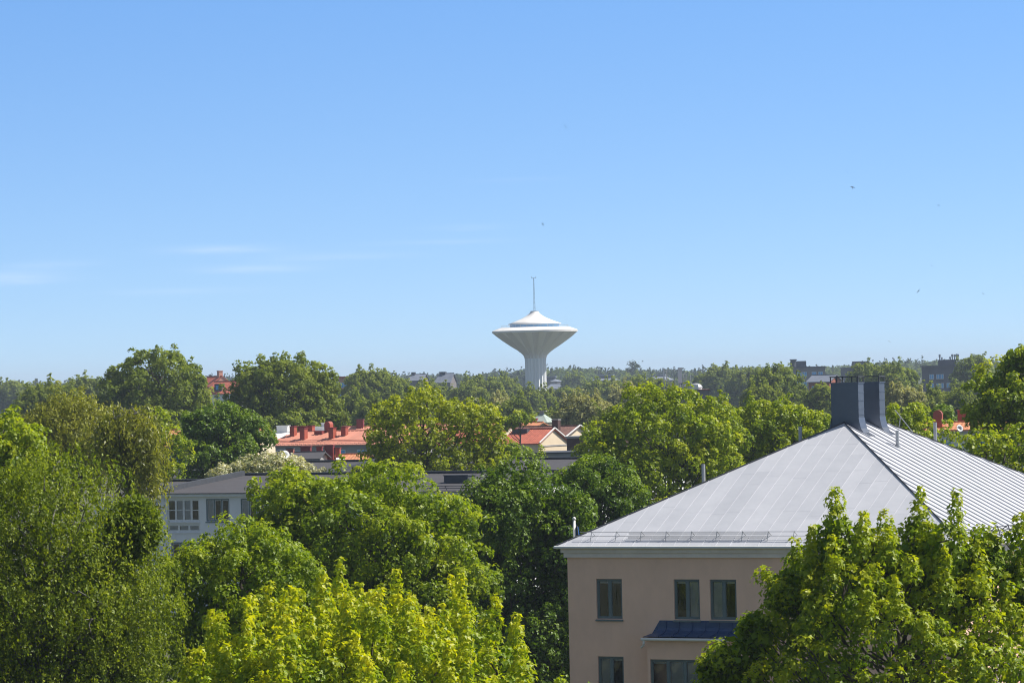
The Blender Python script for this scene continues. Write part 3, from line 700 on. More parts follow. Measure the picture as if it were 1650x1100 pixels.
# ------------------------------------------------------------------ water tower
def build_tower():
    D = 1700; k = D / FPX; c = P(864, 632, D); gz = ground_z(c.y)
    Z = lambda py: P(862, py, D).z - gz
    root = empty('water_tower', (c.x, c.y, gz), R(6), label='white mushroom-shaped water tower with a fluted bowl and a mast on top', cat='water tower')
    m = MB(); m.lathe([(15.2 * k, -1, .13), (15.2 * k, Z(600), .13), (15.2 * k, Z(583), .13), (15.5 * k, Z(577), .14)], 144, nf=18); m.build('shaft', G['tower'], root)
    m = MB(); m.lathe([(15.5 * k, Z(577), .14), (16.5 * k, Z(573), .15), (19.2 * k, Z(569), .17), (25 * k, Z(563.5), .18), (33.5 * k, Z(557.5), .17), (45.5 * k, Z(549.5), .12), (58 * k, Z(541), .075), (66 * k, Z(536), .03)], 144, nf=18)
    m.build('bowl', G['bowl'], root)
    m = MB(); m.lathe([(66 * k, Z(536), .03), (69 * k, Z(535.2)), (69.3 * k, Z(532.5)), (66 * k, Z(531)), (55 * k, Z(527)), (39 * k, Z(527.2))], 144, nf=18); m.build('deck', G['towerroof'], root)
    m = MB(); m.lathe([(40 * k, Z(527.3)), (40 * k, Z(521.3))], 64); wb = m.build('window_band', G['band'], root)
    mm = MB()
    for q in range(22):
        a = 2 * math.pi * q / 22; x, y = math.cos(a) * 40.15 * k, math.sin(a) * 40.15 * k
        mm.tube([(x, y, Z(527.1)), (x, y, Z(521.4))], .055, 5)
    mm.build('mullion', G['white'], wb)
    m = MB(); m.lathe([(39 * k, Z(521.2)), (43 * k, Z(522.4)), (43.2 * k, Z(521.6)), (34 * k, Z(518.2)), (25 * k, Z(514.6)), (19 * k, Z(512)), (14 * k, Z(509.2)), (10 * k, Z(506.4)), (7.6 * k, Z(504)), (6.2 * k, Z(502)), (.2 * k, Z(501.6))], 64)
    m.build('roof', G['towerroof'], root, smooth=True)
    m = MB(); m.lathe([(6.0 * k, Z(503)), (6.35 * k, Z(502.6)), (6.35 * k, Z(501)), (5.7 * k, Z(500.9)), (5.7 * k, Z(502))], 32); m.build('collar', G['steel'], root)
    m = MB(); zt = Z(448)
    for q in range(3):
        a = q * 2.094; m.tube([(.36 * math.cos(a), .36 * math.sin(a), Z(502)), (.12 * math.cos(a), .12 * math.sin(a), zt)], [.075, .05], 5)
    for q in range(22):
        z0 = Z(502) + (zt - Z(502)) * q / 22; z1 = Z(502) + (zt - Z(502)) * (q + 1) / 22; r_ = .36 - .24 * q / 22
        a, b = q * 2.094, (q + 1) * 2.094
        m.tube([(r_ * math.cos(a), r_ * math.sin(a), z0), (r_ * math.cos(b), r_ * math.sin(b), z1)], .03, 4)
    ma = m.build('mast', G['dark'], root)
    m = MB(); m.tube([(-.9, 0, zt), (.9, 0, zt)], .08, 5)
    for s in (-1, 1): m.tube([(s * .9, 0, zt - .05), (s * 1.0, 0, zt + .7)], .08, 5)
    m.build('crossarm', G['dark'], ma)
    m = MB(); n = 40
    for q in range(n):
        a = 2 * math.pi * q / n; b = 2 * math.pi * (q + 1) / n; r_ = 54 * k
        p = (r_ * math.cos(a), r_ * math.sin(a)); s = (r_ * math.cos(b), r_ * math.sin(b))
        m.tube([(*p, Z(527.4)), (*p, Z(524.2))], .03, 4); m.tube([(*p, Z(524.2)), (*s, Z(524.2))], .03, 4)
    m.build('railing', G['steel'], root)
build_tower()

# ------------------------------------------------------------------ other buildings
def hollow(mb, x0, x1, y0, y1, z0, z1, top=False):
    mb.poly((x0, y0, z0), (x1, y0, z0), (x1, y0, z1), (x0, y0, z1)); mb.poly((x1, y0, z0), (x1, y1, z0), (x1, y1, z1), (x1, y0, z1))
    mb.poly((x1, y1, z0), (x0, y1, z0), (x0, y1, z1), (x1, y1, z1)); mb.poly((x0, y1, z0), (x0, y0, z0), (x0, y0, z1), (x0, y1, z1))
    if top: mb.poly((x0, y0, z1), (x1, y0, z1), (x1, y1, z1), (x0, y1, z1))
def far_window(parent, x, z, w_, h, y=0, sash=2, fm='white', side=None):
    f = MB(); f.box(-w_ / 2, w_ / 2, -.05, .03, 0, h)
    o = f.build('window', G[fm], parent)
    p = MB(); n = sash
    for i in range(n):
        a = -w_ / 2 + .08 + i * (w_ - .08) / n; b = a + (w_ - .08) / n - .08
        p.box(a, b, -.065, -.02, .08, h - .08)
    p.build('pane', G['band'] if fm == 'white' else G['dark'], o)
    if side is None: o.location = (x, y, z)
    else: o.location = (side, x, z); o.rotation_euler = (0, 0, math.pi / 2)
    return o
def chimney(parent, x, y, z0, w_, d, h, m, cap='dark', round_top=False):
    c = MB(); c.box(-w_ / 2, w_ / 2, -d / 2, d / 2, -1.0, h)
    if round_top:
        n = 10; pts = [(-w_ / 2 + 0, 0)] ; vs = []
        for yy in (-d / 2, d / 2):
            for i in range(n + 1):
                a = math.pi * i / n; vs.append((-w_ / 2 * math.cos(a), yy, h + .002 + w_ / 2 * math.sin(a)))
        k = n + 1
        c.add(vs, [(i, i + 1, k + i + 1, k + i) for i in range(n)] + [tuple(range(k)), tuple(range(k, 2 * k))])
    o = c.build('chimney', G[m], parent, loc=(x, y, z0))
    if not round_top:
        q = MB(); q.box(-w_ / 2 - .06, w_ / 2 + .06, -d / 2 - .06, d / 2 + .06, h + .003, h + .10); q.build('chimney_cap', G[cap], o)
    return o
def gable(name, label, cat, loc, rz, w_, d, ze, zr, wm, rm, over=.35, ribs=0, verge=None, group=None, hip=0):
    """ridge along local x; local origin at the front left ground corner; returns root"""
    root = empty(name, (loc[0], loc[1], loc[2]), rz, label=label, cat=cat, group=group)
    m = MB(); hollow(m, 0, w_, 0, d, -.5, ze)
    m.poly((0, 0, ze), (0, d, ze), (hip * .98 if hip else 0, d / 2, zr - .06)); m.poly((w_, 0, ze), (w_, d, ze), (w_, d / 2, zr - .06))
    m.build('wall', G[wm], root)
    r = MB(); k = (zr - ze) / (d / 2); yo = over; t = .12
    e = ze - yo * k; x0, x1 = -over, w_ + over
    h0 = hip
    r.poly((x0, -yo, e), (x1, -yo, e), (x1, d / 2, zr), (x0 + h0, d / 2, zr)); r.poly((x0, d + yo, e), (x1, d + yo, e), (x1, d / 2, zr), (x0 + h0, d / 2, zr))
    r.poly((x0, -yo, e - t), (x1, -yo, e - t), (x1, -yo, e), (x0, -yo, e))
    r.poly((x1, -yo, e - t), (x1, d / 2, zr - t), (x1, d / 2, zr), (x1, -yo, e)); r.poly((x1, d + yo, e - t), (x1, d / 2, zr - t), (x1, d / 2, zr), (x1, d + yo, e))
    if not h0:
        r.poly((x0, -yo, e - t), (x0, d / 2, zr - t), (x0, d / 2, zr), (x0, -yo, e)); r.poly((x0, d + yo, e - t), (x0, d / 2, zr - t), (x0, d / 2, zr), (x0, d + yo, e))
    else: r.poly((x0, -yo, e), (x0 + h0, d / 2, zr), (x0, d + yo, e))
    if ribs:
        x = x0 + ribs / 2; n = Vector((0, -k, 1)).normalized()
        while x < x1:
            f = min(1.0, (x - x0) / h0) if h0 else 1
            ye = -yo + (d / 2 + yo) * f
            r.bar((x, -yo, e), (x, ye, e + (ye + yo) * k), .05, .05, n); x += ribs
    r.bar((x0 + h0, d / 2, zr - .02), (x1, d / 2, zr - .02), .25, .10)
    ro = r.build('roof', G[rm], root)
    if verge:
        v = MB()
        for y0, y1 in ((-yo, d / 2), (d + yo, d / 2)): v.bar((x1 + .02, y0, e + .02), (x1 + .02, y1, zr + .02), .10, .12, (0, 0, 1))
        v.build('verge_board', G[verge], ro)
    root['k'] = k
    return root

# pale row of flats with low dark felt roofs, turned like the tan house
def row_building(name, label, corner, length, left, ez, depth, rise, parapets, boxes, rails, windows_):
    p = corner
    root = empty(name, (p.x, p.y, 0), -TH, label=label, cat='apartment building')
    w = MB(); holes = [h for h in windows_]
    wall_holes(w, (0, .25, 0), (1, 0, 0), (0, 1, 0), 0, length, 0, ez - .05, [h[:4] for h in holes], .10)
    w.poly((length, .25, 0), (length, 2 * depth, 0), (length, 2 * depth, ez), (length, .25, ez)); w.poly((0, .25, 0), (0, .25, ez), (0, depth, ez + rise - .1), (0, 2 * depth, ez), (0, 2 * depth, 0))
    if left:
        wall_holes(w, (0, 1.6, 0), (1, 0, 0), (0, 1, 0), -left, 0, 0, ez - .35, [(-2.1, -.9, ez - 2.3, ez - .9)], .1)
        w.poly((-left, 1.6, 0), (-left, 1.6, ez - .35), (-left, 2 * depth, ez - .35), (-left, 2 * depth, 0))
    w.build('wall', G['whitewall'], root)
    i = MB(); i.box(.2, length - .2, 3.2, 2 * depth - .3, .1, ez - .4)
    i.build('interior', G['room'], root)
    r = MB(); kk = rise / depth
    r.poly((-.15, -.1, ez), (length + .2, -.1, ez), (length + .2, depth, ez + rise), (-.15, depth, ez + rise)); r.poly((-.15, 2 * depth, ez), (length + .2, 2 * depth, ez), (length + .2, depth, ez + rise), (-.15, depth, ez + rise))
    if left:
        r.poly((-left, 1.3, ez - .32), (-.16, 1.3, ez - .32), (-.16, depth, ez + rise - .35), (-left, depth, ez + rise - .35)); r.poly((-left, 2 * depth, ez - .35), (-.16, 2 * depth, ez - .35), (-.16, depth, ez + rise - .35), (-left, depth, ez + rise - .35))
    r.build('roof', G['bitumen'], root)
    f = MB(); f.box(-.12, length + .17, -.06, .24, ez - .20, ez - .02)
    if left: f.box(-left, -.17, 1.34, 1.58, ez - .52, ez - .34)
    f.build('fascia', G['white'], root)
    g = MB(); g.bar((-.15, depth, ez + rise + .004), (length + .2, depth, ez + rise + .004), .5, .14)
    g.bar((-.15, -.13, ez - .03), (length + .2, -.13, ez - .03), .06, .05)
    if left: g.bar((-left, depth, ez + rise - .34), (-.17, depth, ez + rise - .34), .5, .12)
    for x in parapets: g.bar((x, .0, ez + .006), (x, depth - .3, ez + rise - .03), .28, .32)
    g.build('parapet', G['dark'], root)
    for x, y, sx, sy, h in boxes:
        z = ez + y * kk - (.34 if x < 0 else 0)
        b = MB(); b.box(x, x + sx, y, y + sy, z - .1, z + h); b.box(x - .05, x + sx + .05, y - .05, y + sy + .05, z + h + .003, z + h + .06)
        b.build('roof_hatch', G['dark'], root)
    for a, b_ in rails:
        q = MB()
        for dz in (.14, .28): q.tube([(a, .55, ez + .55 * kk + dz), (b_, .55, ez + .55 * kk + dz)], .025, 5)
        x = a + .3
        while x < b_: q.bar((x, .75, ez + .75 * kk), (x, .55, ez + .55 * kk + .3), .04, .04, (0, -1, .2)); x += 1.1
        q.build('snow_guard', G['dark'], root)
    for x0, x1, z0, z1, sash, fm, bl, dv in holes:
        window(root, (0, .25, 0), (1, 0, 0), (0, 1, 0), (x0, x1, z0, z1), sashes=sash, blinds=bl, rec=.05, frame=fm, fw=.09, sash='white', header=False, divs=dv)
    return root
c = P(253.5, 795, 255); ez = c.z
wl = [(.55, 3.0, ez - 1.78, ez - .36, 4, 'white', (1, 2), 1), (3.5, 5.25, ez - 1.78, ez - .36, 3, 'frame', (0,), 0), (6.1, 7.9, ez - 1.78, ez - .36, 3, 'frame', (0,), 0)]
wl += [(x, x + 1.9, ez - 1.78, ez - .36, 3, 'frame', (1,), 0) for x in (9.4, 12.2, 15.0, 18.2, 21.4)]
wl += [(.55, 3.0, ez - 2.45, ez - 1.95, 3, 'white', (0, 1, 2), 0)]
wl += [(x, x + 1.9, ez - 4.6, ez - 3.1, 3, 'frame', (1,), 0) for x in (.8, 3.6, 6.4, 9.4, 12.2, 15.0, 18.2, 21.4)]
row_building('row_of_flats', 'long pale low block of flats with white framed windows, behind the green maples', c, 24, 6, ez, 10.5, .85, [0.0, 13.2],
             [(-3.6, 4.2, 1.7, .9, .35), (6.4, 3.2, 1.4, .9, .42), (18.4, 4.6, 1.7, 1.0, .45)], [(19.4, 22.6)], wl)
c = P(205, 771, 318); ez = c.z
row_building('row_of_flats', 'farther low block with stepped dark roof between the weeping birch and white blossom', c, 40, 0, ez, 9.5, .95, [3.2, 6.4, 9.6, 18.0, 22.0, 26.0, 30.0],
             [(1.0, 1.6, 1.7, 1.0, .30), (4.1, 5.6, 1.8, 1.0, .3), (20.0, 5.6, 2.0, 1.2, .32), (23.4, 5.6, 2.0, 1.2, .32), (19.5, 2.2, 1.8, .6, .4)], [],
             [(x, x + 1.8, ez - 1.8, ez - .4, 3, 'frame', (0,), 0) for x in (1, 4, 7.2, 10.5, 14, 18.6, 22.6, 26.6, 30.6)])

# red sheet-metal roof row
def at_roof(root, loc, rz, px, py, D):
    """local x, y of the point above pixel px at distance D"""
    p = P(px, py, D); d = Vector((p.x - loc[0], p.y - loc[1]))
    return d.x * math.cos(-rz) - d.y * math.sin(-rz), d.x * math.sin(-rz) + d.y * math.cos(-rz)
D = 450; p = P(430, 716, D); gz = 0; rz = -TH
ze = p.z; zr = P(520, 694, D + 5).z
loc = (p.x, p.y, 0)
rr = gable('red_roofed_block', 'long beige block under a salmon red sheet-metal roof with many chimneys', 'apartment building', loc, rz, 20, 10, ze, zr, 'grey', 'redroof', ribs=.55, hip=1.1, over=.4)
kk = rr['k']
for px, yy, w_, d_, h, m, rt in ((482, 3.4, .6, .6, 1.0, 'redorange', 0), (506.5, 2.0, .62, .7, 1.15, 'redorange', 0), (567.5, 2.2, .62, .7, 1.1, 'redorange', 0), (496, 5.3, .55, .6, .6, 'redpaint', 0),
                             (504.5, 5.4, .6, .6, .62, 'redpaint', 0), (518, 5.3, .6, .6, .65, 'redorange', 0), (556, 4.9, .75, .75, .75, 'redorange', 1), (592, 3.2, .6, .6, .9, 'redorange', 0)):
    lx, _ = at_roof(rr, loc, rz, px, 700, D + yy)
    chimney(rr, lx, yy, ze + min(yy, 10 - yy) * kk, w_, d_, h, m, 'redpaint', bool(rt))
hb = MB(); lx, _ = at_roof(rr, loc, rz, 538, 700, D + 4); hb.box(lx - .5, lx + .5, 3.6, 4.5, ze + 3.4 * kk, ze + 4.5 * kk + .18); hb.build('roof_hatch', G['redpaint'], rr)
sg = MB(); sg.tube([(.2, .15, ze + .15 * kk + .2), (19.8, .15, ze + .15 * kk + .2)], .03, 5); sg.tube([(.2, .15, ze + .15 * kk + .35), (19.8, .15, ze + .15 * kk + .35)], .03, 5); sg.build('snow_guard', G['redpaint'], rr)
for i in range(7): far_window(rr, 1.6 + i * 2.7, ze - 2.1, 1.2, 1.4)
for i in range(7): far_window(rr, 1.6 + i * 2.7, ze - 5.0, 1.2, 1.4)
# block behind it with the dark red chimney
D = 480; p = P(545, 700, D); ze2 = P(560, 694, D).z
r2 = gable('rear_block', 'block with a red roof edge showing just behind the salmon red roof', 'apartment building', (p.x, p.y, 0), R(-9), 14, 9, ze2 - 1.2, P(570, 686.5, D + 5).z, 'grey', 'redroof', ribs=.55)
chimney(r2, 1.9, 4.2, P(570, 686, D).z - .1, .8, .8, .75, 'redpaint', 'redpaint')
# white shed roof and white chimney box to the left
D = 470; p = P(412, 704, D)
r3 = gable('white_roofed_house', 'brick house with a white roof and white chimney, left of the salmon roof', 'house', (p.x, p.y, 0), R(-14), 12, 8, p.z - .35, P(425, 696.5, D + 4).z, 'brick', 'white')
chimney(r3, 2.1, 4.2, P(443, 696, D + 4).z - .05, 1.35, 1.0, .72, 'white', 'white')
chimney(r3, 6.4, 4.4, P(490, 694, D + 4).z - .15, 1.8, .9, .55, 'white', 'white'); chimney(r3, 7.2, 4.6, P(500, 690, D + 4).z, .8, .7, .55, 'white', 'white')
# small orange roof in front, with the dark red chimney
D = 395; p = P(486, 746, D); rz = R(-9); loc = (p.x, p.y, 0)
r4 = gable('orange_roofed_house', 'low orange-roofed house with a tall dark red chimney, before the salmon roof', 'house', loc, rz, 6.0, 7, p.z, P(525, 732, D + 3.5).z, 'cream', 'orangeroof', hip=1.4)
k4 = r4['k']
lx, _ = at_roof(r4, loc, rz, 533, 735, D + 1.5); chimney(r4, lx, 1.4, p.z + .3, .85, .9, 1.35, 'redpaint', 'redpaint')
chimney(r4, lx + .75, 1.9, p.z + .5, .45, .7, .85, 'redorange', 'redpaint')
lx, _ = at_roof(r4, loc, rz, 493, 735, D + 4.6); chimney(r4, lx, 4.7, p.z + .9, 1.0, .7, .6, 'redpaint', 'redpaint')
lx, _ = at_roof(r4, loc, rz, 516, 735, D + 4.4); chimney(r4, lx, 4.4, p.z + .9, .55, .6, .55, 'redpaint', 'redpaint')
lx, _ = at_roof(r4, loc, rz, 554, 735, D + 1.5); m = MB(); m.add([(lx - .5, .6, p.z + .6 * k4 + .12), (lx + .4, .6, p.z + .6 * k4 + .12), (lx + .2, 1.7, p.z + 1.7 * k4 + .14), (lx - .7, 1.7, p.z + 1.7 * k4 + .14),
    (lx - .5, .6, p.z), (lx + .4, .6, p.z), (lx + .2, 1.7, p.z), (lx - .7, 1.7, p.z)], [(0, 1, 2, 3), (0, 4, 5, 1), (1, 5, 6, 2), (3, 2, 6, 7), (0, 3, 7, 4)]); m.build('skylight', G['white'], r4)
def dish(px, py, D, r_, label, up=4.0, gz=None, m_='white'):
    p = P(px, py, D); gz = ground_z(D) if gz is None else gz
    root = empty('satellite_dish', (p.x, p.y, p.z), label=label, cat='satellite dish')
    m = MB(); m.lathe([(0.02, 0), (r_ * .5, .04), (r_ * .85, .12), (r_, .18), (r_ * .98, .19), (r_ * .5, .06), (.02, .03)], 24)
    o = m.build('reflector', G[m_], root, smooth=True); o.rotation_euler = (R(65), 0, R(25))
    s = MB(); s.tube([(0, .05, 0), (0, .3, -.2), (0, .3, -up)], .04, 6); s.build('bracket', G['steel'], root)
D = 390; p = P(452, 742, D)
lh = gable('dark_roofed_shed', 'small dark roofed building with a brick chimney behind the white blossom', 'house', (p.x - 1.4, p.y + 1, 0), R(-9), 5, 5, p.z + .2, p.z + .75, 'grey', 'bitumen')
chimney(lh, 1.9, 2.2, p.z + .55, .7, .6, .55, 'brick', 'dark'); chimney(lh, 1.0, 2.6, p.z + .55, .8, .5, .35, 'darkwall', 'steel')
dish(459, 733, 388, .42, 'white satellite dish beside the white blossom tree', up=1.5)

# cream gable house, brown neighbour, tiled roofs behind
D = 430; a = P(891, 690, D); rz = -TH
hw = 3.3; wlen = 13.0; ze = P(866, 712, D).z
def gable_at(name, label, cat, apex, wlen, hw, ze, wm, rm, **k):
    """place so that the right-hand gable apex sits at the point apex"""
    ox = apex.x - (wlen * CT + hw * ST); oy = apex.y - (-wlen * ST + hw * CT)
    return gable(name, label, cat, (ox, oy, ground_z(oy)), -TH, wlen, 2 * hw, ze, apex.z - ground_z(oy), wm, rm, **k)
cr = gable_at('cream_gable_house', 'house with a sunlit cream gable wall and a bright red tiled roof', 'house', a, wlen, hw, ze, 'cream', 'redtile', over=.2, verge='white')
ck = cr['k']
m = MB(); m.box(wlen + .002, wlen + .06, -.05, 2 * hw + .05, P(890, 717.5, D).z - .06, P(890, 717.5, D).z + .08); m.build('string_course', G['grey'], cr)
m = MB(); m.bar((wlen - 5.0, -.2, ze - .2 * ck + .02), (wlen - 5.0, hw, a.z + .02), .5, .05); m.build('verge_strip', G['cream'], cr)
m = MB(); m.box(wlen - 4.4, wlen - 2.6, 2.2, 2.9, ze + 2.3 * ck, ze + 2.9 * ck + .16); m.build('roof_hatch', G['dark'], cr)
chimney(cr, wlen - 7.6, 1.2, ze + 1.2 * ck, .12, .12, 1.1, 'dark', 'dark')
far_window(cr, 2.2, ze - 2.2, 1.1, 1.4, y=-.01); far_window(cr, 5.4, ze - 2.2, 1.1, 1.4, y=-.01); far_window(cr, 8.6, ze - 2.2, 1.1, 1.4, y=-.01)
a = P(931, 685.5, 452); ze = P(958, 706, 452).z
br = gable_at('brown_tiled_house', 'house with a brown tiled roof, white verge and a dark chimney behind the cream gable', 'house', a, 9.5, 4.2, ze, 'cream', 'browntile', over=.3, verge='white')
chimney(br, 7.6, 2.6, ze + 2.6 * br['k'] - .1, .75, .65, 1.35, 'brownwall', 'grey')
# dark brown flat-roofed block
D = 424; p = P(913, 706, D)
root = empty('brown_block', (p.x, p.y, 0), R(-14), label='dark brown flat-roofed block with a pale coping right of the cream gable', cat='building')
m = MB(); hollow(m, 0, 5.5, 0, 6, -.5, p.z, True); m.build('wall', G['brownwall'], root)
m = MB(); m.box(-.12, 5.62, -.12, 6.12, p.z + .003, p.z + .22); m.build('coping', G['grey'], root)
far_window(root, 3.0, p.z - 3.0, 1.2, 1.3)
# grey flat parapet behind the dark maple
D = 330; p = P(864, 731, D)
root = empty('grey_flat_block', (p.x, p.y, 0), R(-5), label='grey flat-roofed building with a dark roof edge below the cream gable', cat='building')
m = MB(); hollow(m, 0, 7.5, 0, 7, -.5, p.z, True); m.build('wall', G['grey'], root)
m = MB(); m.box(-.1, 7.6, -.1, 7.1, p.z + .003, p.z + .10); m.build('roof_edge', G['dark'], root)
m = MB(); m.tube([(.5, -.08, .1), (.5, -.08, p.z)], .07, 8); m.build('downpipe', G['dark'], root)
far_window(root, 2.4, p.z - 2.6, 1.4, 1.3); far_window(root, 5.2, p.z - 2.6, 1.4, 1.3)
# reddish roof with three chimneys
a = P(872, 679.5, 485); ze = P(872, 698, 480).z
rc = gable_at('rust_roofed_block', 'block with a rust coloured roof and three brown chimneys behind the bright red tiled roof', 'apartment building', a, 15, 4.5, ze, 'cream', 'orangeroof', over=.3)
for x, w_, h in ((10.2, .8, .55), (12.2, 1.05, .6), (8.6, .5, 1.0)): chimney(rc, x, 3.4, ze + 3.4 * rc['k'], w_, .6, h, 'brownwall' if w_ > .6 else 'redorange', 'dark')
a = P(866, 688, 505)
# verdigris lantern roof
D = 525; p = P(873, 682, D)
root = empty('green_roofed_house', (p.x, p.y, 0), R(-20), label='pale house with a grey-green copper hipped roof and vent box below the water tower', cat='house')
zt, zb = P(873, 667, D).z, P(873, 680, D).z
m = MB(); hollow(m, -1.1, 1.1, -1.5, 1.5, -.5, zb); m.build('wall', G['cream'], root)
m = MB(); m.add([(-1.4, -1.8, zb), (1.4, -1.8, zb), (1.4, 1.8, zb), (-1.4, 1.8, zb), (-.2, -.2, zt), (.3, -.2, zt), (.3, .2, zt), (-.2, .2, zt)], [(0, 1, 5, 4), (1, 2, 6, 5), (2, 3, 7, 6), (3, 0, 4, 7), (4, 5, 6, 7)]); m.build('roof', G['verdigris'], root)
m = MB(); m.box(-.2, .3, -.2, .2, zt - .3, zt + .35); m.box(-.6, .7, -.3, .3, zt + .353, zt + .45); m.build('vent_box', G['grey'], root)
m = MB(); m.box(-.6, -.1, -1.75, -1.0, zb + .1, zb + .55); m.build('dormer', G['redpaint'], root)

# orange tiled house at the right
D = 330; p = P(1492, 692, D); rz = R(-12); loc = (p.x, p.y, 0)
ro = gable('tiled_house', 'pale house with orange tiled roof and rust red chimneys right of grey chimneys', 'house', loc, rz, 9, 7, p.z, P(1530, 680, D + 3.5).z, 'white', 'orangeroof', over=.3)
lx, _ = at_roof(ro, loc, rz, 1512, 680, D + 1.2); chimney(ro, lx, 1.2, p.z + .2, .75, .85, 1.0, 'redorange', 'redpaint', True)
lx, _ = at_roof(ro, loc, rz, 1553, 672, D + 4.5); chimney(ro, lx, 4.6, P(1553, 679, D).z - .1, .85, .8, .95, 'redorange', 'brick')
lx, _ = at_roof(ro, loc, rz, 1566, 676, D + 4.5); chimney(ro, lx, 4.4, P(1566, 679, D).z - .1, .5, .6, .55, 'redpaint', 'brick')
m = MB(); m.box(-.3, 9.3, -.42, -.32, p.z - .32, p.z - .2); m.build('gutter', G['steel'], ro)
for i in range(3): far_window(ro, 1.5 + 2.8 * i, p.z - 2.3, 1.2, 1.3, y=-.01)
dish(1545, 691, 326, .30, 'grey satellite dish at the eave of the orange tiled house', up=1.2, m_='steel')

# ochre house behind the dark green maple at the left
D = 345; p = P(258, 722, D)
oh = gable('ochre_house', 'ochre house with an orange tiled roof glimpsed through leaves beside the weeping birch', 'house', (p.x, p.y, 0), R(-8), 8.5, 8, p.z + .3, P(300, 692, D + 4).z, 'cream', 'orangeroof')
for i in range(3): far_window(oh, 1.4 + 2.6 * i, p.z - 2.0, 1.1, 1.4)

# pink house with a red mansard roof between the two poplars
D = 760; g0 = ground_z(D)
p = P(311, 640, D)
root = gable('pink_house', 'salmon pink gabled house with red tiled roofs and a stout chimney between the two poplars', 'house', (p.x, p.y + 4, g0), R(-62), 7, 5.4, P(345, 622, D).z - g0, P(345, 606, D).z - g0, 'pink', 'redtile', over=.1)
D2 = 745; q = P(339, 628, D2)
r5 = gable('white_dormer_house', 'pale red-roofed house with a dark dormer before the salmon pink gable', 'house', (q.x, q.y, g0), R(-20), 5.2, 5, P(350, 632, D2).z - g0, P(360, 614, D2).z - g0, 'whitewall', 'redtile', over=.3)
zz_ = P(350, 632, D2).z - g0
m = MB(); m.box(.7, 2.2, .3, 2.4, zz_ + .2, zz_ + 1.6); m.build('dormer', G['darkwall'], r5)
m = MB(); m.box(1.0, 1.6, .26, .32, zz_ + .5, zz_ + 1.3); m.build('dormer_window', G['band'], r5)
for x in (1.6, 3.0, 4.4):
    for dz in (1.3, 2.9): far_window(r5, x, zz_ - dz, .8, .9)
c = P(350, 604.5, 752); chimney(root, 6.0, 2.7, c.z - g0 - .2, .9, .8, 1.0, 'pink', 'pink')

def block(name, label, cat, px0, px1, py_top, D, rz, depth, wm, wins=None, pent=None, slabm='darkwall', extra=None, wfm='white', zlow=None):
    a, b = P(px0, py_top, D), P(px1, py_top, D); w_ = (b - a).length / max(math.cos(rz), .3)
    gz = ground_z(D); h = a.z - gz
    root = empty(name, (a.x, a.y, gz), rz, label=label, cat=cat)
    m = MB(); hollow(m, 0, w_, 0, depth, -.5, h - .01, True); m.build('wall', G[wm], root)
    m = MB(); m.box(-.4, w_ + .4, -.4, depth + .4, h, h + .35); m.build('roof', G[slabm], root)
    if pent:
        x0, x1, ph = pent; m = MB(); m.box(x0 * w_, x1 * w_, depth * .3, depth * .8, h + .352, h + ph); m.build('penthouse', G[slabm], root)
    for f in (wins or []): far_window(root, f[0] * w_, h - f[1], f[2], f[3], y=-.002, fm=wfm)
    root['h'] = h; root['w'] = w_
    return root
# dark housing around the tower, with flat lantern storeys
def pavilion(label, px0, px1, py_eave, py_top, px_l0, px_l1, py_l, D, wm='greywall', low=8.0):
    a, b = P(px0, py_eave, D), P(px1, py_eave, D); w_ = b.x - a.x; gz = ground_z(D); k = D / FPX
    root = empty('dark_pavilion', ((a.x + b.x) / 2, a.y + w_ / 2, gz), R(-8), label=label, cat='house', group='dark hip-roofed blocks below the forest ridge')
    h = a.z - gz; zt = P((px0 + px1) / 2, py_top, D).z - gz
    m = MB(); s = w_ / 2; c = s * .35
    oc = [(-s, -c), (-c, -s), (c, -s), (s, -c), (s, c), (c, s), (-c, s), (-s, c)]
    m.add([(x * .94, y * .94, z) for z in (-.5, h) for x, y in oc], [(i, (i + 1) % 8, 8 + (i + 1) % 8, 8 + i) for i in range(8)]); m.build('wall', G[wm], root)
    l0, l1 = P(px_l0, py_top, D).x - (a.x + b.x) / 2, P(px_l1, py_top, D).x - (a.x + b.x) / 2
    m = MB(); tp = [(max(min(x, l1), l0), max(min(y, 2.5), -2.5)) for x, y in oc]
    m.add([(x, y, h) for x, y in oc] + [(x, y, zt) for x, y in tp], [(i, (i + 1) % 8, 8 + (i + 1) % 8, 8 + i) for i in range(8)] + [tuple(range(8, 16))]); m.build('roof', G['slate'], root)
    zl = P((px0 + px1) / 2, py_l, D).z - gz
    m = MB(); m.box(l0, l1, -2.4, 2.4, zt - .4, zl); lt = m.build('lantern', G['darkwall'], root)
    m = MB(); m.box(l0 - .5, l1 + .5, -2.9, 2.9, zl + .003, zl + .5); m.build('lantern_roof', G['slate'], lt)
    for x in (-.62, 0, .62):
        far_window(root, x * c, h - 2.6, 1.6, 1.6, y=-s * .945); far_window(root, x * c, h - 5.6, 1.6, 1.6, y=-s * .945)
pavilion('dark slate-roofed block half hidden by the water tower shaft', 880, 910, 615, 611, 880, 895, 607.5, 1900)
pavilion('dark slate-roofed block with a long lantern right of the water tower', 950, 1000, 613, 609, 965, 988, 605, 2050)
pavilion('dark slate-roofed block directly left of the rooftop antennas', 1034, 1088, 613, 606, 1052, 1072, 604.5, 2050)
D = 1800; p = P(880, 626, D); gz = ground_z(D)
gable('low_grey_house', 'low house with a grey pitched roof at the foot of the water tower', 'house', (p.x, p.y, gz), R(-30), 14, 10, p.z - gz, P(885, 622, D).z - gz + 1.0, 'greywall', 'slate')
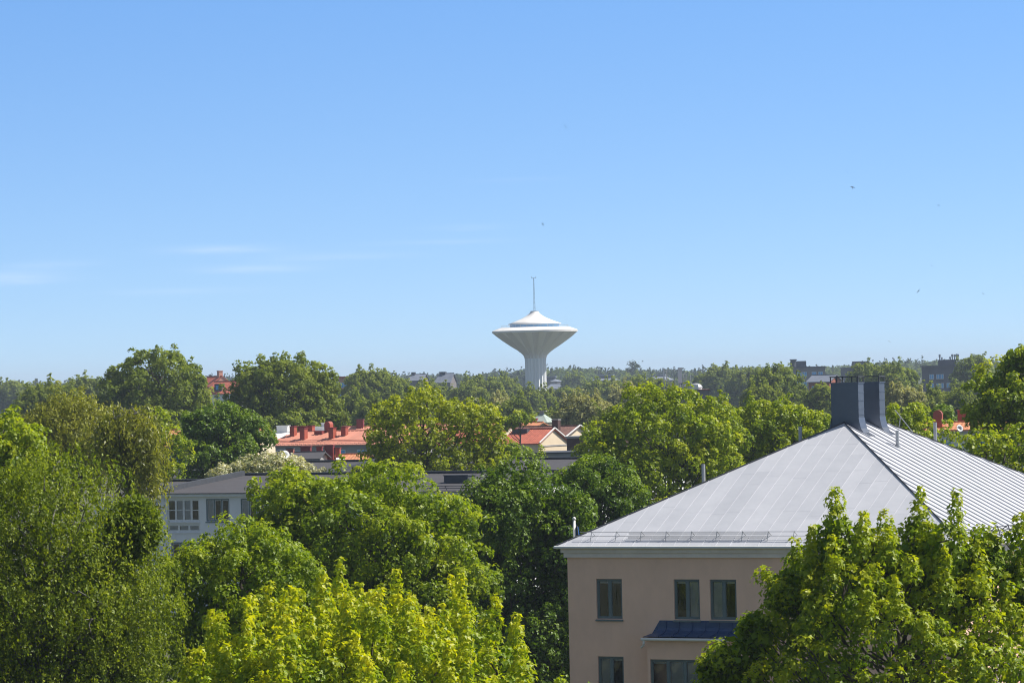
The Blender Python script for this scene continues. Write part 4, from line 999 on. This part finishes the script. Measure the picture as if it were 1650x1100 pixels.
# slate roofs left of the tower
for (px, py, pr, lab, ch) in ((655, 612, 606, 'distant house with a slate roof and one tall dark chimney, the left one of two', (662, 600)), (700, 615, 604.5, 'distant house with a bluish slate roof and broad dark chimney, the right one of two', (704, 599.5))):
    D = 1250; p = P(px, py, D); gz = ground_z(D)
    r6 = gable('slate_roofed_house', lab, 'house', (p.x, p.y, gz), R(-18), 5.2, 6, p.z - gz, P(px, pr, D).z - gz + .6, 'greywall', 'slate', hip=1.5)
    c = P(ch[0], ch[1], D); chimney(r6, 1.4 if px < 680 else 1.8, 3.0, c.z - gz - 1.6, 1.0 if px < 680 else 2.0, 1.2, 1.6, 'darkwall', 'darkwall')
for (px0, px1, py, D, lab) in ((546, 562, 609, 900, 'salmon coloured building glimpsed right of the second poplar'), (606, 624, 624, 1000, 'terracotta coloured building glimpsed through the grey-green trees')):
    block('salmon_block', lab, 'building', px0, px1, py, D, R(-20), 9, 'pink', wins=[(.3, 2.2, 1, 1.2), (.7, 2.2, 1, 1.2), (.3, 4.8, 1, 1.2), (.7, 4.8, 1, 1.2)], slabm='redtile')
# right-hand dark blocks
g1 = [(x, z, 1.5, 1.5) for x in (.12, .3, .62, .84) for z in (2.9, 6.0)]
b8 = block('grey_block', 'flat grey-brown block with a dark penthouse above the grey-green tree, left of the grey chimneys', 'apartment building', 1282, 1330, 592.5, 1300, R(6), 16, 'greywall', g1, (.05, .45, 2.2))
m = MB(); m.tube([(-.2, 3, b8['h']), (-.2, 3, b8['h'] + 2.4)], .9, 8); m.box(-1.2, .8, 2, 4, b8['h'] + 2.41, b8['h'] + 2.8); m.build('roof_vent', G['dark'], b8)
D = 900; p = P(1303, 617, D); gz = ground_z(D)
br2 = gable('brick_hall', 'dark brick hall with a pale sheet-metal roof behind the left grey chimney', 'building', (p.x, p.y, gz), R(-35), 5.4, 5, P(1320, 613, D).z - gz, P(1312, 604, D).z - gz, 'brick', 'slate', over=.5)
for x in (1.5, 3.6): far_window(br2, x, P(1320, 613, D).z - gz - 2.4, 1.4, 1.2)
block('dark_block', 'dark flat block with a raised penthouse on the skyline directly behind the grey chimneys', 'apartment building', 1365, 1412, 593.5, 1500, R(4), 16, 'darkwall', g1, (.35, .85, 2.6))
b10 = block('dark_block', 'tall dark apartment block with antennas on the roof, on the skyline at the right', 'apartment building', 1485, 1540, 591, 1250, R(-12), 18, 'darkwall',
            [(.28, 3.9, 1.4, 1.5), (.48, 3.9, 1.4, 1.5), (.56, 3.9, 1.4, 1.5), (.28, 6.7, 1.4, 1.5), (.48, 6.7, 1.4, 1.5), (.56, 6.7, 1.4, 1.5), (.75, 6.7, 1.0, 1.5)], (.42, .95, 2.1))
m = MB(); m.box(.22 * b10['w'], .62 * b10['w'], -.12, -.01, b10['h'] - 10.2, b10['h'] - 7.4); m.build('pale_panel', G['greywall'], b10)
for i, x in enumerate((.44, .50, .74, .80, .87, .93, .97)):
    hh = (1.7, .8, .9, 1.7, 1.6, 1.75, 1.65)[i]; X = x * b10['w']; z = b10['h'] + 2.1
    if i in (1, 2): z -= 0.0
    o = empty('antenna_mast', (0, 0, 0), label=('antenna on the tall dark block, tall one at the left end of the roof', 'short stubby antenna beside the tall left one on the dark block', 'short antenna left of the four tall ones on the dark block', 'leftmost of the four tall antennas on the dark block', 'second from the left of four tall antennas on the dark block', 'third from the left of four tall antennas on the dark block', 'rightmost of the tall antennas on the dark block')[i], cat='antenna', group='antennas on the dark block')
    o.matrix_world = Matrix.Translation(b10.location) @ Matrix.Rotation(R(-12), 4, 'Z') @ Matrix.Translation((X, 9, z))
    m = MB(); m.tube([(0, 0, -.1), (0, 0, hh)], .16, 6); m.build('mast', G['dark'], o); m = MB(); m.box(-.3, .3, -.25, .25, hh - .7 * min(hh, 1.2), hh - .05); m.build('panel', G['steel'], o)

# flat brown roof with masts and a dome behind the lime trees
D = 600; a, b = P(1062, 630.5, D), P(1142, 630.5, D); gz = ground_z(D)
root = empty('brown_flat_block', (a.x, a.y, gz), 0, label='brown flat-roofed building carrying the rooftop antennas, mostly hidden by the bright green limes', cat='building')
m = MB(); hollow(m, 0, b.x - a.x, 0, 9, -.5, a.z - gz, True); m.build('wall', G['greywall'], root)
m = MB(); m.box(-.2, b.x - a.x + .2, -.2, 9.2, a.z - gz + .003, a.z - gz + .2); m.build('roof_edge', G['browntile'], root)
zr = a.z
def mast(px, py_top, r_, label, panel=None, stay=None, lattice=False):
    p = P(px, 620, D + 3); zt = P(px, py_top, D + 3).z
    o = empty('antenna_mast', (p.x, p.y, zr + .2), label=label, cat='antenna', group='rooftop antennas behind the limes')
    h = zt - zr - .2; m = MB()
    if lattice:
        for sx in (-.28, .28):
            for sy in (-.28, .28): m.tube([(sx, sy, 0), (sx * .8, sy * .8, h)], .035, 5)
        for q in range(5):
            z = h * (q + .5) / 5; m.box(-.3, .3, -.28, -.24, z - .03, z + .03); m.tube([(-.28, -.28, z), (.28, -.28, z + h / 5)], .03, 4)
    else: m.tube([(0, 0, 0), (0, 0, h)], r_, 7)
    mo = m.build('mast', G['steel'], o)
    if panel:
        q = MB(); w_, z0, z1 = panel; q.box(-w_ / 2, w_ / 2, -w_ / 2 - r_, w_ / 2, h * z0, h * z1); q.build('panel', G['white'], o)
    if stay: q = MB(); q.tube([(0, 0, h * .55), (stay, -.4, .05)], .05, 5); q.build('stay', G['steel'], o)
mast(1070, 593, .09, 'pale antenna pole with a diagonal stay, leftmost on the brown flat roof', (.22, .5, 1.0), 1.6)
mast(1074.5, 596, .06, 'thin grey antenna pole second from the left on the brown flat roof')
mast(1087, 594.5, .05, 'thin bare pole left of the white antenna cabinet')
mast(1096, 592, .12, 'tall white antenna cabinet on a pole above the bright green limes', (.6, .3, 1.0))
mast(1104, 602, .1, 'grey lattice mast right of the white antenna cabinet', None, None, True)
mast(1113, 604, .04, 'thin pole farthest right among the rooftop antennas')
D = 598; c = P(1123, 631, D); root = empty('roof_dome', (c.x, c.y + 3, zr + .19), label='white domed roof turret beside the rooftop antennas', cat='turret')
k = D / FPX; m = MB(); m.lathe([(10 * k, -.3), (10 * k, P(1123, 626, D).z - zr)], 24); m.build('drum', G['white'], root)
zb = P(1123, 626, D).z - zr; m = MB(); m.lathe([(11 * k, zb), (10.5 * k, zb + .12), (8.5 * k, zb + .38), (5 * k, zb + .56), (2 * k, zb + .62), (.02, zb + .63)], 24); m.build('dome', G['steel'], root, smooth=True)
m = MB(); m.box(-.8, .3, -1.2, -.6, -.19, .7); m.build('hatch', G['white'], root)

# ------------------------------------------------------------------ trees near the camera
tree('maple_tree', 'maple_yellow', 92, [(600, 1228, 310, 252), (435, 1238, 175, 228), (780, 1285, 180, 208), (900, 1300, 95, 195), (958, 1255, 46, 200), (290, 1275, 90, 190)],
     'nearest maple with yellow-green new shoots standing up like candles, at the bottom centre', seed=11, r0=.22)
tree('maple_tree', 'maple_yellow', 86, [(295, 1265, 115, 150), (190, 1345, 90, 140)],
     'young yellow-tipped maple low at the bottom between the big birch and yellow-green maple', seed=12, shoots=18, shoot_h=.7, r0=.14)
tree('maple_tree', 'maple', 104, [(1450, 1120, 240, 245), (1312, 1115, 122, 182), (1590, 1080, 160, 200), (1195, 1135, 70, 85), (1346, 880, 46, 72), (1488, 892, 66, 72), (1272, 955, 34, 50), (1652, 930, 56, 95), (1586, 892, 32, 50), (1410, 930, 66, 80), (1300, 985, 72, 92), (1540, 930, 60, 70), (1150, 1085, 34, 38), (1215, 1020, 34, 46), (1180, 1075, 60, 60)],
     'large maple with leafy upright shoots in front of the tan house', seed=13, size=.14, lr=.8, dens=2.3, nl=34, rc=.28, shoots=60, shoot_h=1.2, tight=1, leaf='maple_fresh', r0=.15, twigs=200, fill=.3, tipglow=.3)
tree('birch_tree', 'birch', 122, [(75, 940, 175, 245), (165, 1010, 118, 210), (-40, 960, 160, 250), (60, 1180, 230, 220), (200, 1190, 95, 170), (215, 850, 58, 65)],
     'big drooping birch with small olive leaves filling the lower left corner', seed=14, r0=.2, twigs=90)
tree('maple_tree', 'maple', 128, [(405, 1005, 115, 178), (325, 990, 85, 152), (452, 1035, 74, 165), (350, 1090, 110, 150), (390, 1180, 160, 170)],
     'mid-green broadleaf tree between the big birch and the broad maple, below the pale flats', seed=15, size=.13, lr=.9, dens=2.4, nl=42, rc=.30, cover=1.25)
tree('maple_tree', 'maple', 160, [(605, 918, 170, 178), (490, 892, 108, 146), (700, 945, 98, 170), (590, 1080, 205, 160), (440, 960, 62, 150)],
     'broad rounded maple in full leaf in the middle, right of the pale flats windows', seed=16, size=.16, fill=.4)
tree('maple_tree', 'maple_dark', 186, [(850, 890, 95, 165), (800, 850, 55, 118), (905, 880, 58, 130), (845, 1040, 98, 130), (785, 960, 48, 130), (900, 1030, 60, 130), (850, 1150, 100, 110)],
     'dark shaded maple left of the tan house', seed=17, fill=.6, cover=1.4)
tree('maple_tree', 'maple', 212, [(978, 810, 60, 88), (1012, 860, 58, 80), (938, 795, 42, 66), (960, 900, 60, 70)],
     'small maple tucked between the dark maple and the tall round limes, above the flagpole', seed=18, lr=.8, leaf='maple_dark', tipglow=.4, cover=.9, fill=.4)
tree('lime_tree', 'greygreen', 200, [(735, 870, 42, 62), (700, 900, 40, 60)],
     'small pale-leaved tree between the broad maple and the dark maple', seed=19, size=.18, lr=.8, dens=2.4, nl=26, rc=.30)
tree('lime_tree', 'lime', 265, [(1075, 742, 118, 116), (1000, 760, 62, 92), (1138, 738, 66, 108), (1080, 840, 115, 90), (985, 800, 46, 70)],
     'tall dense lime with bright green domed crown, directly left of the grey roof', seed=20)
tree('lime_tree', 'lime', 282, [(1248, 730, 78, 97), (1190, 740, 42, 75), (1308, 720, 40, 70)],
     'second bright green lime, between the tall dense lime and the grey chimneys', seed=21)
tree('lime_tree', 'lime', 172, [(2, 750, 62, 98), (-60, 760, 70, 110)],
     'bright green lime cut off by the left edge of the picture, above the birch', seed=22, size=.19)
tree('birch_tree', 'olive', 262, [(112, 700, 70, 72), (60, 715, 45, 70), (150, 720, 45, 80)],
     'brownish olive tree between the bright left-edge lime and the weeping birch', seed=23)
tree('weeping_birch', 'weep', 215, [(205, 700, 52, 60), (225, 740, 36, 55), (175, 715, 32, 60)],
     'weeping birch with long hanging curtains of olive leaves above the pale flats', seed=24, twigs=90)
tree('ash_tree', 'ash', 300, [(262, 712, 34, 58), (285, 730, 26, 40), (275, 760, 30, 30)],
     'thin yellow-green tree right behind the weeping birch', seed=25, leaf='lime')
tree('maple_tree', 'maple_dark', 312, [(355, 705, 68, 54), (405, 715, 32, 46), (318, 700, 32, 46), (350, 740, 70, 40)],
     'dark green rounded maple left of the salmon red roof', seed=26, lr=1.0, size=.22, nl=30)
tree('poplar_tree', 'poplar', 480, [(252, 642, 82, 80), (198, 640, 38, 58), (302, 646, 38, 62), (250, 705, 84, 58)],
     'tall round-topped poplar against the sky, the left one of two', seed=27, depth=.9)
tree('poplar_tree', 'poplar', 490, [(452, 648, 74, 78), (408, 646, 38, 62), (506, 648, 42, 72), (535, 692, 26, 46), (455, 710, 84, 50)],
     'tall poplar against the sky behind the salmon red roof, the right one of two', seed=28, depth=.9)
tree('ash_tree', 'ash', 292, [(680, 710, 100, 84), (622, 728, 38, 50), (755, 710, 58, 78), (790, 730, 30, 50), (690, 770, 90, 40)],
     'airy olive-yellow ash in front of the grey-green woods, left of the water tower', seed=29, twigs=220)
tree('flowering_tree', 'blossom', 290, [(432, 768, 72, 32), (375, 773, 44, 27), (488, 776, 42, 25)],
     'wide low tree covered in creamy white blossom behind the pale flats', seed=30)
tree('shrub', 'ash', 214, [(470, 790, 40, 34), (430, 800, 30, 26)],
     'yellow-green bush top in front of the white blossom', 'shrub', seed=31, leaf='lime')
tree('lime_tree', 'lime', 235, [(1635, 665, 66, 105), (1600, 660, 42, 80), (1690, 660, 70, 120), (1640, 590, 34, 38)],
     'tall bright green tree cut off by the right edge of the picture', seed=32)
tree('lime_tree', 'ash', 208, [(1600, 745, 62, 52), (1545, 740, 44, 40), (1650, 755, 60, 60)],
     'low yellow-green tree above the grey roof, before the orange tiled house', seed=33, leaf='lime')
tree('lime_tree', 'lime', 262, [(1470, 695, 34, 54), (1440, 690, 26, 46), (1500, 720, 22, 36)],
     'bright green lime right behind the grey chimneys', seed=34)
tree('maple_tree', 'maple_dark', 345, [(1515, 685, 30, 34), (1540, 700, 26, 30)],
     'dark green tree between the chimney limes and the orange tiled house', seed=35, size=.24)
tree('lime_tree', 'lime', 330, [(850, 748, 30, 24), (815, 742, 26, 24), (780, 760, 34, 34)],
     'low leafy tree at the foot of the cream gable house', seed=36, leaf='maple')
tree('maple_tree', 'lime', 320, [(962, 720, 26, 36), (940, 735, 20, 24)],
     'bright green small tree against the dark brown block', seed=37)
tree('lime_tree', 'lime', 420, [(838, 678, 24, 12), (822, 684, 16, 12)],
     'bright green tree top behind the rust coloured roof, below the water tower', seed=38, size=.3)

# ------------------------------------------------------------------ grey-green trees of the middle distance
MID = [  # cx, cy, rx, ry, D, label, species
 (600, 650, 52, 55, 800, 'tall grey-green tree right of the second poplar', 'greygreen'),
 (635, 650, 36, 44, 850, 'grey-green tree rising behind the olive-yellow ash', 'greygreen'),
 (568, 668, 28, 34, 640, 'small grey-green tree at the right foot of the second poplar', 'greygreen'),
 (603, 675, 30, 32, 600, 'rounded grey-green tree low between the poplar and the olive-yellow ash', 'greygreen'),
 (575, 640, 24, 40, 920, 'narrow dark grey-green tree next to the second poplar', 'greygreen'),
 (778, 644, 40, 36, 1000, 'grey-green tree halfway between the slate roofs and the water tower', 'greygreen'),
 (752, 652, 34, 32, 900, 'grey-green tree in front of the bluish slate roof', 'greygreen'),
 (690, 658, 48, 36, 950, 'grey-green tree below the two slate roofs, behind the olive-yellow ash', 'greygreen'),
 (808, 652, 40, 44, 1150, 'grey-green tree at the left foot of the water tower', 'greygreen'),
 (855, 664, 44, 36, 980, 'grey-green tree covering the base of the water tower', 'greygreen'),
 (905, 660, 46, 34, 1050, 'grey-green tree at the right foot of the water tower', 'greygreen'),
 (805, 660, 26, 20, 700, 'pale rounded willow left below the water tower', 'willow'),
 (770, 690, 40, 30, 560, 'dull green tree behind the right side of the olive-yellow ash', 'greygreen'),
 (830, 672, 30, 22, 640, 'grey-green tree behind the rust coloured roof', 'greygreen'),
 (890, 682, 30, 22, 650, 'dull green tree behind the brown tiled roof, left of the pale willow', 'greygreen'),
 (942, 672, 50, 34, 560, 'pale silvery willow behind the brown tiled house', 'willow'),
 (980, 640, 44, 24, 1100, 'grey-green tree below the long lantern block', 'greygreen'),
 (955, 632, 26, 14, 1400, 'dark green tree just below the long lantern block', 'poplar'),
 (1010, 650, 34, 26, 800, 'brownish green tree above the left shoulder of the tall lime', 'willow'),
 (1040, 635, 36, 24, 980, 'grey-green tree left of the rooftop antennas', 'greygreen'),
 (1060, 632, 26, 20, 860, 'grey-green tree directly below the rooftop antennas', 'greygreen'),
 (925, 622, 20, 20, 1750, 'light green tree between the two dark slate-roofed blocks', 'greygreen'),
 (1018, 620, 18, 14, 1900, 'light green tree right of the long lantern block', 'greygreen'),
 (1160, 625, 44, 32, 1200, 'grey-green tree right of the white roof dome', 'greygreen'),
 (1205, 625, 34, 30, 1100, 'grey-green tree behind the gap between the two limes', 'greygreen'),
 (1252, 634, 46, 42, 720, 'large grey-green tree left of the grey chimneys', 'poplar'),
 (1322, 645, 26, 24, 640, 'grey-green tree low beside the left grey chimney', 'greygreen'),
 (1228, 650, 36, 26, 600, 'dull green tree behind the second lime', 'greygreen'),
 (1430, 620, 34, 36, 850, 'dark grey-green tree right of the grey chimneys', 'poplar'),
 (1454, 624, 28, 30, 880, 'grey-green tree left of the tall dark apartment block', 'poplar'),
 (1395, 612, 30, 24, 950, 'grey-green tree in front of the raised penthouse block', 'poplar'),
 (1455, 650, 34, 26, 560, 'light green tree behind the lime at the chimneys', 'willow'),
 (1500, 655, 34, 22, 600, 'dull light green tree below the tall dark apartment block', 'greygreen'),
 (1548, 660, 36, 28, 580, 'grey-green tree above the orange tiled house', 'greygreen'),
 (1570, 610, 34, 34, 1000, 'dark grey-green tree right of the tall dark apartment block', 'poplar'),
 (1545, 628, 12, 14, 900, 'small dark tree at the corner of the tall dark apartment block', 'poplar'),
 (80, 660, 60, 40, 600, 'grey-green tree behind the brownish olive tree', 'greygreen'),
 (20, 640, 50, 22, 1300, 'light green tree at the left end of the forest', 'greygreen'),
 (140, 640, 44, 30, 900, 'grey-green tree left of the left poplar', 'greygreen'),
 (355, 672, 34, 18, 640, 'grey-green tree below the salmon pink house', 'greygreen'),
 (392, 630, 20, 26, 820, 'dark tree right of the salmon pink house', 'poplar'),
 (640, 690, 60, 30, 520, 'dull green tree low behind the olive-yellow ash', 'greygreen'),
 (1010, 690, 60, 30, 480, 'dull green tree behind the left shoulder of the tall lime', 'greygreen'),
]
random.seed(5)
for cx, cy_, rx, ry, D, lab, sp in MID:
    s = D / 900
    tree('deciduous_tree', sp, D, [(cx, cy_, rx, ry), (cx - rx * .45, cy_ + ry * .3, rx * .6, ry * .8), (cx + rx * .45, cy_ + ry * .35, rx * .6, ry * .75), (cx, cy_ + ry * .9, rx * .8, ry * .6)], lab,
         twigs=0 if sp != 'willow' else 60, shoots=16, shoot_h=2.0 * s ** .5, shoot_s=2.2 * s ** .6, lr=1.2 * max(s, .7) ** .5, size=.46 * s ** .7, rc=.62 * s ** .5, dens=.85 / s, nl=20, cover=1.2, depth=.8)

# lone pine on the ridge
def lone_pine():
    D = 2300; b = P(1023, 608, D); t = P(1022, 583, D); gz = ground_z(b.y)
    root = empty('pine_tree', (b.x, b.y, gz), label='single tall pine standing above the forest ridge right of the water tower', cat='tree')
    rng = np.random.default_rng(77); h = t.z - gz; k = D / FPX
    m = MB(); m.tube([(0, 0, -.2), (.1, 0, h * .6), (0, 0, h * .97)], [.4, .3, .08], 7)
    pos, nr = [], []
    for z, r_, q in ((.97, 2.0, 26), (.90, 3.4, 44), (.82, 4.0, 60), (.74, 5.2, 70), (.66, 5.8, 70), (.57, 5.6, 60), (.47, 4.2, 40)):
        for j in range(5):
            a = rng.uniform(0, 6.28); d = r_ * rng.uniform(.35, .8); c = np.array([d * math.cos(a), d * math.sin(a), z * h + rng.normal(0, .3)])
            pos.append(c + rng.normal(size=(q // 3, 3)) * np.array([1.2, 1.2, .45])); nr.append(rng.normal(size=(q // 3, 3)) * .5 + [0, 0, 1])
            m.tube([(0, 0, z * h - .6), tuple(c)], [.12, .05], 4)
    pos, nr = np.concatenate(pos), np.concatenate(nr); n = len(pos)
    link(bpy.data.objects.new('crown', leaf_mesh('crown', pos, nr, rng.normal(size=(n, 3)), rng.uniform(.8, 1.5, n), rng.normal(.25, .1, n), 'clump', G['forest'])), root)
    m.build('trunk', G['bark'], root)
lone_pine()

# ------------------------------------------------------------------ the far wooded ridge: one mass
def forest():
    rng = np.random.default_rng(9)
    PO, NR, TN, SZ, TI = [], [], [], [], []
    for D in np.arange(1500, 3250, 65):
        xs = np.arange(-.17 * D, .17 * D, 6.4)
        for x in xs:
            if D < 2050 and rng.random() < (.55 if D > 1750 else .8): continue
            pu = 825 + 6450 * x / D
            if D < 2120 and any(a < pu < b for a, b in ((868, 918), (944, 1006), (1028, 1094), (1278, 1345), (1360, 1418), (1480, 1546), (640, 735))): continue
            x += rng.normal(0, 2.2); y = D + rng.uniform(-30, 30); g = ground_z(y)
            u = x / y
            con = rng.random() < (.62 if -.14 < u < .05 else .3)
            h = rng.uniform(9.5, 14.5) if con else rng.uniform(8, 12.5)
            h *= 1 + .10 * math.sin(u * 61 + 1) + .07 * math.sin(u * 143) + .05 * math.sin(u * 320 + D)
            if D < 2050: h *= .8
            r = h * (.23 if con else .40)
            n = 60 if con else 74
            if con:
                t = rng.random(n) ** .7; z = h * (1 - t * .8); rad = r * (t * .9 + .12) * np.sqrt(rng.random(n)); 
                base = rng.normal(.10, .06)
            else:
                d = unit(rng.normal(size=(n, 3))); d[:, 2] = np.where(d[:, 2] < -.3, -d[:, 2], d[:, 2]); t = rng.uniform(.75, 1.05, n)
                z = h * .62 + d[:, 2] * h * .38 * t; rad = r * np.hypot(d[:, 0], d[:, 1]) * t
                base = rng.normal(.64, .18)
            a = rng.uniform(0, 6.283, n)
            PO.append(np.stack([x + rad * np.cos(a), y + rad * np.sin(a), g + z], 1))
            NR.append(np.stack([np.cos(a) * .7, np.sin(a) * .7, np.full(n, .7)], 1) + rng.normal(size=(n, 3)) * .35)
            TN.append(rng.normal(size=(n, 3)) + ([0, 0, .8] if con else [0, 0, 0])); SZ.append(rng.uniform(.9, 2.0, n) * (1.0 if con else 1.2)); TI.append(base + rng.normal(0, .08, n))
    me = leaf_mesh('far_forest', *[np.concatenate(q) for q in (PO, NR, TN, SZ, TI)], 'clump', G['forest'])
    o = bpy.data.objects.new('far_forest', me); link(o); tag(o, 'mixed pine and broadleaf forest along the far ridge', 'forest', kind='stuff')
forest()

# ------------------------------------------------------------------ low town greenery filling the ground between the houses
def town_wood():
    rng = np.random.default_rng(23); PO, NR, TN, SZ, TI = [], [], [], [], []
    keep = [(o.location.x, o.location.y) for o in col.objects if o.parent is None and o.type == 'EMPTY' and o.get('category') in ('house', 'building', 'apartment building', 'water tower')]
    for q in range(1500):
        y = 580 + 1050 * rng.random() ** 1.3; x = rng.uniform(-1, 1) * (.26 * y + 40)
        if any(abs(x - a) < 24 and -8 < y - b < 30 for a, b in keep): continue
        h = rng.uniform(5.5, 9); r = h * rng.uniform(.42, .6); g = ground_z(y); n = 90
        d = unit(rng.normal(size=(n, 3))); d[:, 2] = np.abs(d[:, 2]); t = rng.uniform(.8, 1.05, n) * (1 + .2 * np.sin(d[:, 0] * 5 + q) * np.cos(d[:, 1] * 4))
        PO.append(np.stack([x + r * d[:, 0] * t, y + r * d[:, 1] * t, g + h * .15 + h * .85 * d[:, 2] * t], 1)); NR.append(d + rng.normal(size=(n, 3)) * .4)
        TN.append(rng.normal(size=(n, 3))); SZ.append(rng.uniform(.9, 1.8, n)); TI.append(rng.normal(.5, .15) + rng.normal(0, .1, n))
    o = bpy.data.objects.new('town_wood', leaf_mesh('town_wood', *[np.concatenate(z) for z in (PO, NR, TN, SZ, TI)], 'clump', G['greygreen'])); link(o)
    tag(o, 'low bushes and garden trees between the distant houses', 'greenery', kind='stuff')
town_wood()

# ------------------------------------------------------------------ birds
def bird_mesh():
    m = MB(); n = 8
    prof = [(-.11, .002), (-.07, .012), (0, .02), (.05, .017), (.075, .008), (.085, .001)]
    vs = [(r_ * math.cos(2 * math.pi * k / n), y, r_ * math.sin(2 * math.pi * k / n)) for y, r_ in prof for k in range(n)]
    m.add(vs, [(i * n + k, i * n + (k + 1) % n, (i + 1) * n + (k + 1) % n, (i + 1) * n + k) for i in range(5) for k in range(n)])
    for s in (-1, 1):      # crescent wings and a forked tail
        pts = [(.01, .035, 0), (.08, .045, .02), (.15, .02, .03), (.21, -.05, .02), (.14, -.02, .03), (.07, -.005, .02), (.01, -.02, 0)]
        m.add([(s * x, y, z + .003) for x, y, z in pts] + [(s * x, y, z - .004) for x, y, z in pts], [tuple(range(7)), tuple(range(7, 14))] + [(i, (i + 1) % 7, 7 + (i + 1) % 7, 7 + i) for i in range(7)])
        m.add([(0, -.09, .002), (s * .012, -.09, .002), (s * .035, -.18, 0), (s * .012, -.14, 0)], [(0, 1, 2, 3)])
    me = bpy.data.meshes.new('bird'); me.from_pydata(m.v, [], m.f); me.materials.append(G['bird']); return me
bm_ = bird_mesh()
for px, py, D, rot, lab in ((911, 204, 230, (.3, .9, .6), 'small dark bird highest in the sky, far above the water tower'), (874.5, 361, 170, (1.2, .3, 1.4), 'dark swift flying just above the tip of the water tower mast'),
                            (1373.5, 302, 185, (1.3, .2, .4), 'dark swift flying high above the grey chimneys'), (1365, 278, 380, (.5, .2, .3), 'tiny speck of a bird above the swift over the chimneys'),
                            (1480, 469, 200, (.2, -.9, .3), 'slanting bird low in the sky above the tall dark apartment block'), (1584, 473, 250, (.6, .4, .9), 'dark bird low in the sky near the right edge'),
                            (1512.5, 331, 300, (.9, .2, .1), 'faint small bird in the right part of the sky'), (1501, 428, 380, (.6, .5, .2), 'tiny bird above the slanting one at the right'),
                            (1433, 550, 330, (.5, .3, .3), 'tiny bird just above the skyline right of the grey chimneys'), (475, 258, 340, (.2, .3, .5), 'tiny lone bird in the left half of the sky')):
    o = bpy.data.objects.new('bird', bm_); link(o); o.location = P(px, py, D); o.rotation_euler = rot; o.scale = (.62, .62, .62); tag(o, lab, 'bird', 'birds in the sky')

# ------------------------------------------------------------------ tree belt on the left, outside the picture: what the tan house's windows mirror
def park_wood():
    rng = np.random.default_rng(41); out = []
    for x, y, h in ((-34, 112, 19), (-44, 96, 21), (-30, 90, 17), (-56, 104, 22), (-50, 84, 20), (-64, 90, 22), (-38, 76, 18), (-24, 70, 15), (-70, 110, 22), (-60, 70, 20)):
        out.append(crown(rng, [((x, y, h * .6), (5.5, 5.5, h * .4)), ((x + 2, y - 1, h * .35), (4.5, 4.5, h * .3))], lr=1.7, dens=.9, nl=16, rc=.5, size=.42)[:5])
    o = bpy.data.objects.new('park_wood', leaf_mesh('park_wood', *[np.concatenate(q) for q in zip(*out)], 'clump', G['maple'])); link(o)
    tag(o, 'belt of broadleaf trees mirrored in the windows of the tan house', 'wood', kind='stuff')
park_wood()

# ------------------------------------------------------------------ summer haze
hm = bpy.data.materials.new('haze'); hm.use_nodes = True; hn = hm.node_tree.nodes; hn.remove(hn['Principled BSDF'])
pv = hn.new('ShaderNodeVolumePrincipled'); pv.inputs['Color'].default_value = (.72, .84, 1, 1); pv.inputs['Density'].default_value = 1.1e-4; pv.inputs['Anisotropy'].default_value = .1
hm.node_tree.links.new(pv.outputs[0], hn['Material Output'].inputs['Volume'])
m = MB(); m.box(-9500, 9500, -3200, 12500, -2, 62); o = m.build('haze', hm); o['kind'] = 'stuff'; tag(o, 'thin blue summer haze over the far woods', 'haze')
